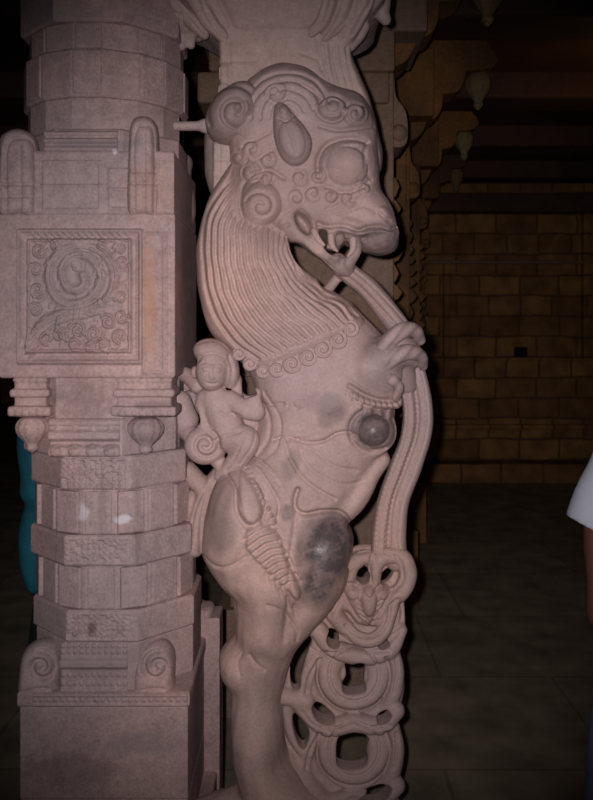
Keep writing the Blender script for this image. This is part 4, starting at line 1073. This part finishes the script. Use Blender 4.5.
def bracket_arm(x1, y, bx, bz, r, t, mat):
    """stepped corbel that runs right from the capital and ends in a hanging lotus bud"""
    top = bz; L_ = bx + r * 1.15
    def lobe(xa, za, xb, zb, bulge, n=7):
        return [(xa + (xb - xa) * i / n + bulge * math.sin(math.pi * i / n) * .7, za + (zb - za) * i / n - bulge * math.sin(math.pi * i / n)) for i in range(n)]
    W_ = L_ - x1
    pts = lobe(x1 - .03, top - .42, x1 + W_ * .22, top - .30, .03) + lobe(x1 + W_ * .22, top - .30, x1 + W_ * .40, top - .15, .035) + lobe(x1 + W_ * .40, top - .15, x1 + W_ * .66, top - .04, .035) + lobe(x1 + W_ * .66, top - .02, L_, top + .01, .012)
    pts += [(L_ + .01, top + .03), (L_ - .005, top + .075), (L_ - .03, top + .10), (L_ - .05, HC_ - .01), (x1 - .03, HC_ - .01)]
    bm = bmesh.new(); curve_plate(bm, pts, y + .09, y + .29)
    from_bm('corbel', bm, mat, t, bevel=0.008)
    bud('hanging_bud', 0, 0, r * 3.1, r, 0, BUDP, t, 8, n=32, world=(bx, y + .19, top))
labels = ['wide pinkish brown stone pillar directly behind the lion beast, scrolled bracket by its muzzle', 'second pillar back in the row, ochre carved edge just right of the nearest one',
          'third pillar back in the receding row, thin ochre sliver with small hanging bud', 'furthest pillar of the receding row, narrowest ochre sliver against the block wall']
for i, (d, edge, mt) in enumerate(((3.2, 394, BACKST), (4.45, 410, AMBER_LIT), (5.8, 420, AMBER_LIT), (7.2, 424, AMBER_LIT))):
    x1 = far(edge, 0, d)[0]; y = d - DIST
    t = row_pillar(x1, y, .64 if i == 0 else .42, labels[i], mt, AMBER_LIT, .125 if i == 0 else None)
    bpx, bpy_ = ((0, 0), (478, 72), (464, 131), (456, 168))[i] if i else (0, 0)
    if i:
        X, _, Z = far(bpx, bpy_, d + .19); bracket_arm(x1, y, X, Z,   .070, t, AMBER_LIT)
t0 = bpy.data.objects['row_pillar']
X, _, Z = far(490, -30, 3.35); bracket_arm(far(394, 0, 3.2)[0], 3.2 - DIST, X, Z,   .070, t0, AMBER_LIT)
# ================================================================== PEOPLE AT THE EDGES
SKIN = cloth('dark_skin', (0.16, 0.07, 0.05), 0.6, .1); WHITE = cloth('white_cotton', (0.74, 0.82, 0.98), .9, .06); BLUE = cloth('blue_denim', (0.28, 0.38, 0.70), .9, .25)
TEAL = cloth('teal_cloth', (0.01, 0.17, 0.25), .85, .35); DTEAL = cloth('dark_green_skirt', (0.012, 0.05, 0.055), .9, .3); HAIR = cloth('black_hair', (0.012, 0.01, 0.01), .6, .3)
SK = 100.0      # figure units: centimetres; x right, y down from the eye line of the floor, w towards the viewer
def figure_piece(name, lo, hi, h, build, mat, parent, origin, rot=0.0):
    """field in centimetres: x, y = -height, w"""
    K = Block(lo, hi, h)
    build(K); V, Q = K.mesh()
    c, s_ = math.cos(rot), math.sin(rot)
    x, y, w = V[:, 0] / 100, V[:, 1] / 100, V[:, 2] / 100
    P = np.stack([origin[0] + x * c + w * s_, origin[1] + x * s_ - w * c, -y], 1)
    return link(name, mesh_arrays(name, P, Q), mat, parent)
def capr(K, pts, k=2.0, flat=1.0): K.cap([(p[0], -p[1], p[2], p[3]) for p in pts], k, flat, raw=True, step=3)
def ellr(K, c, r, k=2.0):
    m = 6
    sl, X, Y, W, ok = K.win((c[0] - r[0] - m, -c[1] - r[1] - m, c[2] - r[2] - m), (c[0] + r[0] + m, -c[1] + r[1] + m, c[2] + r[2] + m))
    X, Y, W = X - c[0], Y + c[1], W - c[2]
    k0 = np.sqrt((X / r[0]) ** 2 + (Y / r[1]) ** 2 + (W / r[2]) ** 2); k1 = np.sqrt((X / r[0] ** 2) ** 2 + (Y / r[1] ** 2) ** 2 + (W / r[2] ** 2) ** 2) + 1e-6
    K.put(sl, (k0 * (k0 - 1) / k1).astype(np.float32), k, 'add')
def head(K):
    ellr(K, (0, 154, 0), (7.6, 11, 9.4), 0); ellr(K, (0, 147, 3), (5.4, 6, 6), 2); capr(K, [(0, 154, 9, 1.2), (0, 150.5, 11, 1.7)], 1)
    for s in (-1, 1): ellr(K, (s * 7.8, 152, -1), (1.2, 3, 2), .6); ellr(K, (s * 3.1, 155, 8.3), (1.5, .9, 1.2), .4)
    capr(K, [(-2.2, 146.6, 8.6, .7), (0, 146.4, 9.4, .9), (2.2, 146.6, 8.6, .7)], .5)
    capr(K, [(0, 145, -1, 5.2), (0, 134, -1.5, 5.6)], 3)
def hand(K, x, z, w, s):
    """relaxed hand below the wrist; s = side of the body it hangs on"""
    capr(K, [(x, z, w, 2.5), (x, z - 4, w + .5, 3.3), (x, z - 8, w + 1, 3.2)], 1.5, 1.0)
    for i, (o, l) in enumerate(((-2.7, 6.4), (-.9, 7.4), (.9, 7.0), (2.7, 5.4))):
        capr(K, [(x + s * .3, z - 8, w + o, 1.0), (x - s * .3, z - 8 - l * .5, w + o + .6, .9), (x - s * 1.6, z - 8 - l, w + o + 1.0, .7)], .5)
    capr(K, [(x, z - 3, w + 3, 1.3), (x - s * 1.0, z - 7, w + 5, 1.1), (x - s * 1.8, z - 10, w + 5.4, .8)], .7)

# ---- man at the right edge, mostly out of the picture, standing side on
o1 = far(677, 0, 2.4); o1 = (o1[0], o1[1], 0)
p1 = thing('person', 'person at right edge in a loose white short-sleeved shirt and blue trousers, bare arm hanging', 'person', o1)
def body1(K):
    head(K)
    capr(K, [(-15, 132, 0, 6), (0, 131, 0, 8), (15, 132, 0, 6)], 4)
    capr(K, [(0, 130, 0, 13), (0, 105, 0, 12.5), (0, 90, 0, 13)], 4)
    for s in (-1, 1):
        capr(K, [(s * 17, 131, 0, 5), (s * 18, 113, -1, 4.3), (s * 23, 99, 0, 3.9)], 2); capr(K, [(s * 23, 99, 0, 4.0), (s * 24.5, 88, 2, 3.5), (s * 25, 76, 4, 2.6)], 1)
        hand(K, s * 25, 76, 4, s)
        capr(K, [(s * 8, 88, 0, 8.5), (s * 9, 48, 1, 5.6), (s * 9.5, 44, 1, 5.3), (s * 9.5, 28, -1, 5), (s * 9.5, 8, -1, 3.6)], 2)
        capr(K, [(s * 9.5, 5, -3, 4), (s * 10, 4, 6, 3.8), (s * 11, 2.8, 14, 2.6)], 2)
b1 = figure_piece('body', (-34, -172, -20), (34, 0.5, 26), .8, body1, SKIN, p1, o1)
def shirt(K):
    capr(K, [(-15, 132, 0, 8), (0, 133, 0, 9), (15, 132, 0, 8)], 4)
    capr(K, [(0, 128, 0, 16), (0, 105, 0, 16), (0, 86, 0, 18)], 4, 1.0); capr(K, [(-7, 86, 0, 13), (-7, 80, 0, 13.5)], 3); capr(K, [(7, 86, 0, 13), (7, 80, 0, 13.5)], 3)
    for s in (-1, 1): capr(K, [(s * 16, 131, 0, 6.8), (s * 18.3, 114, 0, 5.8), (s * 22.6, 100, 0, 7.6), (s * 24.6, 87, 0, 9.6)], 3)
    # cuffs, hem and neckline cut clean
    x0, y0 = 24, 101
    for s in (-1, 1):
        sl, X, Y, W, ok = K.win((min(s * 14, s * 40), -104, -22), (max(s * 14, s * 42), -76, 22))
        f = (-(Y + 91.5) - (s * X - 24) * 0.5) + 0 * W
        keep = (s * X > 16.8) + 0 * W
        K.put(sl, np.where(keep > 0, f, 9).astype(np.float32), 0, 'sub')
    sl, X, Y, W, ok = K.win((-30, -84, -30), (30, -60, 30)); K.put(sl, (-(Y + 78) + 0 * X + 0 * W).astype(np.float32), 0, 'sub')
figure_piece('shirt', (-42, -146, -22), (42, -76, 22), .8, shirt, WHITE, p1, o1)
def trousers(K):
    for s in (-1, 1): capr(K, [(s * 8, 92, 0, 11), (s * 9.5, 60, 0, 9), (s * 12.5, 35, 0, 12), (s * 13.5, 10, 0, 13)], 2)
    capr(K, [(-6, 95, 0, 12), (6, 95, 0, 12)], 3)
figure_piece('trousers', (-30, -108, -18), (30, -2, 18), .9, trousers, BLUE, p1, o1)
def hair(K):
    ellr(K, (0, 157, -1.5), (8.4, 10.2, 9.9), 0)
    sl, X, Y, W, ok = K.win((-12, -172, -14), (12, -140, 14)); K.put(sl, (np.minimum(W - 3.5 - (Y + 160) * -0.2, 9) + 0 * X).astype(np.float32) * -1, 1, 'sub') if False else None
    K.put(*( (sl, -(3.0 - W - (-Y - 158) * .5 + 0 * X).astype(np.float32)) ), .5, 'sub') if False else None
    f = (W - 4.2) - (-Y - 156) * 0.9 + 0 * X      # clears the face below the brow
    K.put(sl, (-f).astype(np.float32), .5, 'sub')
figure_piece('hair', (-11, -170, -14), (11, -144, 12), .6, hair, HAIR, b1, o1)

# ---- person in teal behind the left pillar
o2 = far(101, 0, 3.0); o2 = (o2[0], o2[1], 0)
p2 = thing('person', 'person in a teal shawl and long dark green skirt, mostly hidden behind the left pillar', 'person', o2)
def body2(K):
    head(K)
    capr(K, [(-13, 131, 0, 5), (0, 131, 0, 7), (13, 131, 0, 5)], 4); capr(K, [(0, 128, 0, 11), (0, 105, 0, 11), (0, 90, 0, 13)], 4)
    for s in (-1, 1):
        capr(K, [(s * 15, 131, 0, 4.6), (s * 20, 108, -2, 4.2), (s * 20, 102, -1, 3.8)], 2); capr(K, [(s * 20, 102, -1, 3.8), (s * 17, 90, 8, 3.2), (s * 14, 84, 13, 2.4)], 1)
        hand(K, s * 13.5, 84, 13, s)
        capr(K, [(s * 8, 88, 0, 8), (s * 8.5, 46, 1, 5.2), (s * 8.5, 8, -1, 3.4)], 2); capr(K, [(s * 8.5, 4.4, -3, 3.8), (s * 9, 3.6, 6, 3.5), (s * 10, 2.6, 13, 2.4)], 2)
b2 = figure_piece('body', (-30, -172, -18), (30, 0.5, 26), .85, body2, SKIN, p2, o2)
def shawl(K):
    capr(K, [(-14, 131, 0, 8), (0, 133, -2, 9), (14, 131, 0, 8)], 4); capr(K, [(0, 128, 0, 15), (0, 104, 0, 16), (0, 92, 0, 17)], 4)
    for s in (-1, 1): capr(K, [(s * 16, 130, 0, 7), (s * 21, 112, -1, 6.5), (s * 22, 102, 0, 6)], 3)
    capr(K, [(-19, 128, 4, 6), (-23, 112, 6, 5.5), (-22, 98, 7, 5), (-21, 93, 8, 5.8), (-20, 89, 8, 4)], 2); capr(K, [(-20, 90, 8, 3.8), (-22, 80, 8, 5), (-22, 68, 8, 5), (-21, 60, 8, 4)], 1.5)
    for a, b in ((-26, 4), (-22, 10), (-16, 13), (-10, 15)): capr(K, [(a * .8, 128, b * .7, 1.5), (a, 108, b, 1.8), (a * .9, 95, b, 1.4)], 1)
    ellr(K, (-19, 92, 10), (5, 4, 4), 1); capr(K, [(-16, 90, 10, 3), (-17, 80, 10, 4), (-16, 66, 9, 3)], 1)
figure_piece('shawl', (-34, -150, -24), (34, -52, 24), .8, shawl, TEAL, p2, o2)
def skirt(K):
    capr(K, [(0, 95, 0, 16), (0, 70, 0, 21), (0, 40, 0, 25), (0, 18, 0, 27)], 2)
    for i in range(14):
        a = i / 14 * 6.283; capr(K, [(14 * math.cos(a), 92, 14 * math.sin(a), 1.5), (20 * math.cos(a), 50, 20 * math.sin(a), 2), (24 * math.cos(a), 8, 24 * math.sin(a), 2.4)], 3)
    sl, X, Y, W, ok = K.win((-40, -6, -40), (40, 30, 40)); K.put(sl, (-(Y + 4) + 0 * X + 0 * W).astype(np.float32), 0, 'sub')
figure_piece('skirt', (-36, -114, -36), (36, 0, 36), 1.1, skirt, DTEAL, p2, o2)
figure_piece('hair', (-11, -170, -14), (11, -130, 12), .6, hair, HAIR, b2, o2)
# ================================================================== camera and light
cam = bpy.data.cameras.new('camera'); co = bpy.data.objects.new('camera', cam); COL.objects.link(co)
co.location = (0, -DIST, EYE); co.rotation_euler = (math.pi / 2, 0, 0)
cam.sensor_fit = 'VERTICAL'; cam.sensor_height = 36; cam.lens = 36 * FPX / 800; cam.shift_y = -(400 - HY) / 800; cam.clip_start = 0.02
scene.camera = co
def lamp(kind, name, loc, power, color, **kw):
    l = bpy.data.lights.new(name, kind); l.energy = power; l.color = color
    for k, v in kw.items(): setattr(l, k, v)
    o = bpy.data.objects.new(name, l); COL.objects.link(o); o.location = loc
    return o
fl = lamp("SPOT", "camera_flash", (-0.04, -DIST, EYE + 0.03), 134, (1.0, 0.88, 0.86), spot_size=math.radians(66), spot_blend=1.0, shadow_soft_size=0.012)
fl.rotation_euler = (math.radians(90 - 5), 0, 0)
lamp('POINT', 'temple_lamp', (1.9, 2.6, 2.75), 0.8, (1.0, 0.55, 0.2), shadow_soft_size=0.12)
w = bpy.data.worlds.new('world'); scene.world = w; w.use_nodes = True
w.node_tree.nodes['Background'].inputs[0].default_value = (0.75, 0.8, 1.0, 1); w.node_tree.nodes['Background'].inputs[1].default_value = 0.015
vs = scene.view_settings
scene.display_settings.display_device = 'sRGB'
vs.view_transform = 'Standard'; vs.look = 'None'; vs.exposure = 0.0; vs.gamma = 1.0; vs.use_curve_mapping = False
cam.dof.use_dof = True; cam.dof.focus_distance = 2.75; cam.dof.aperture_fstop = 4.6
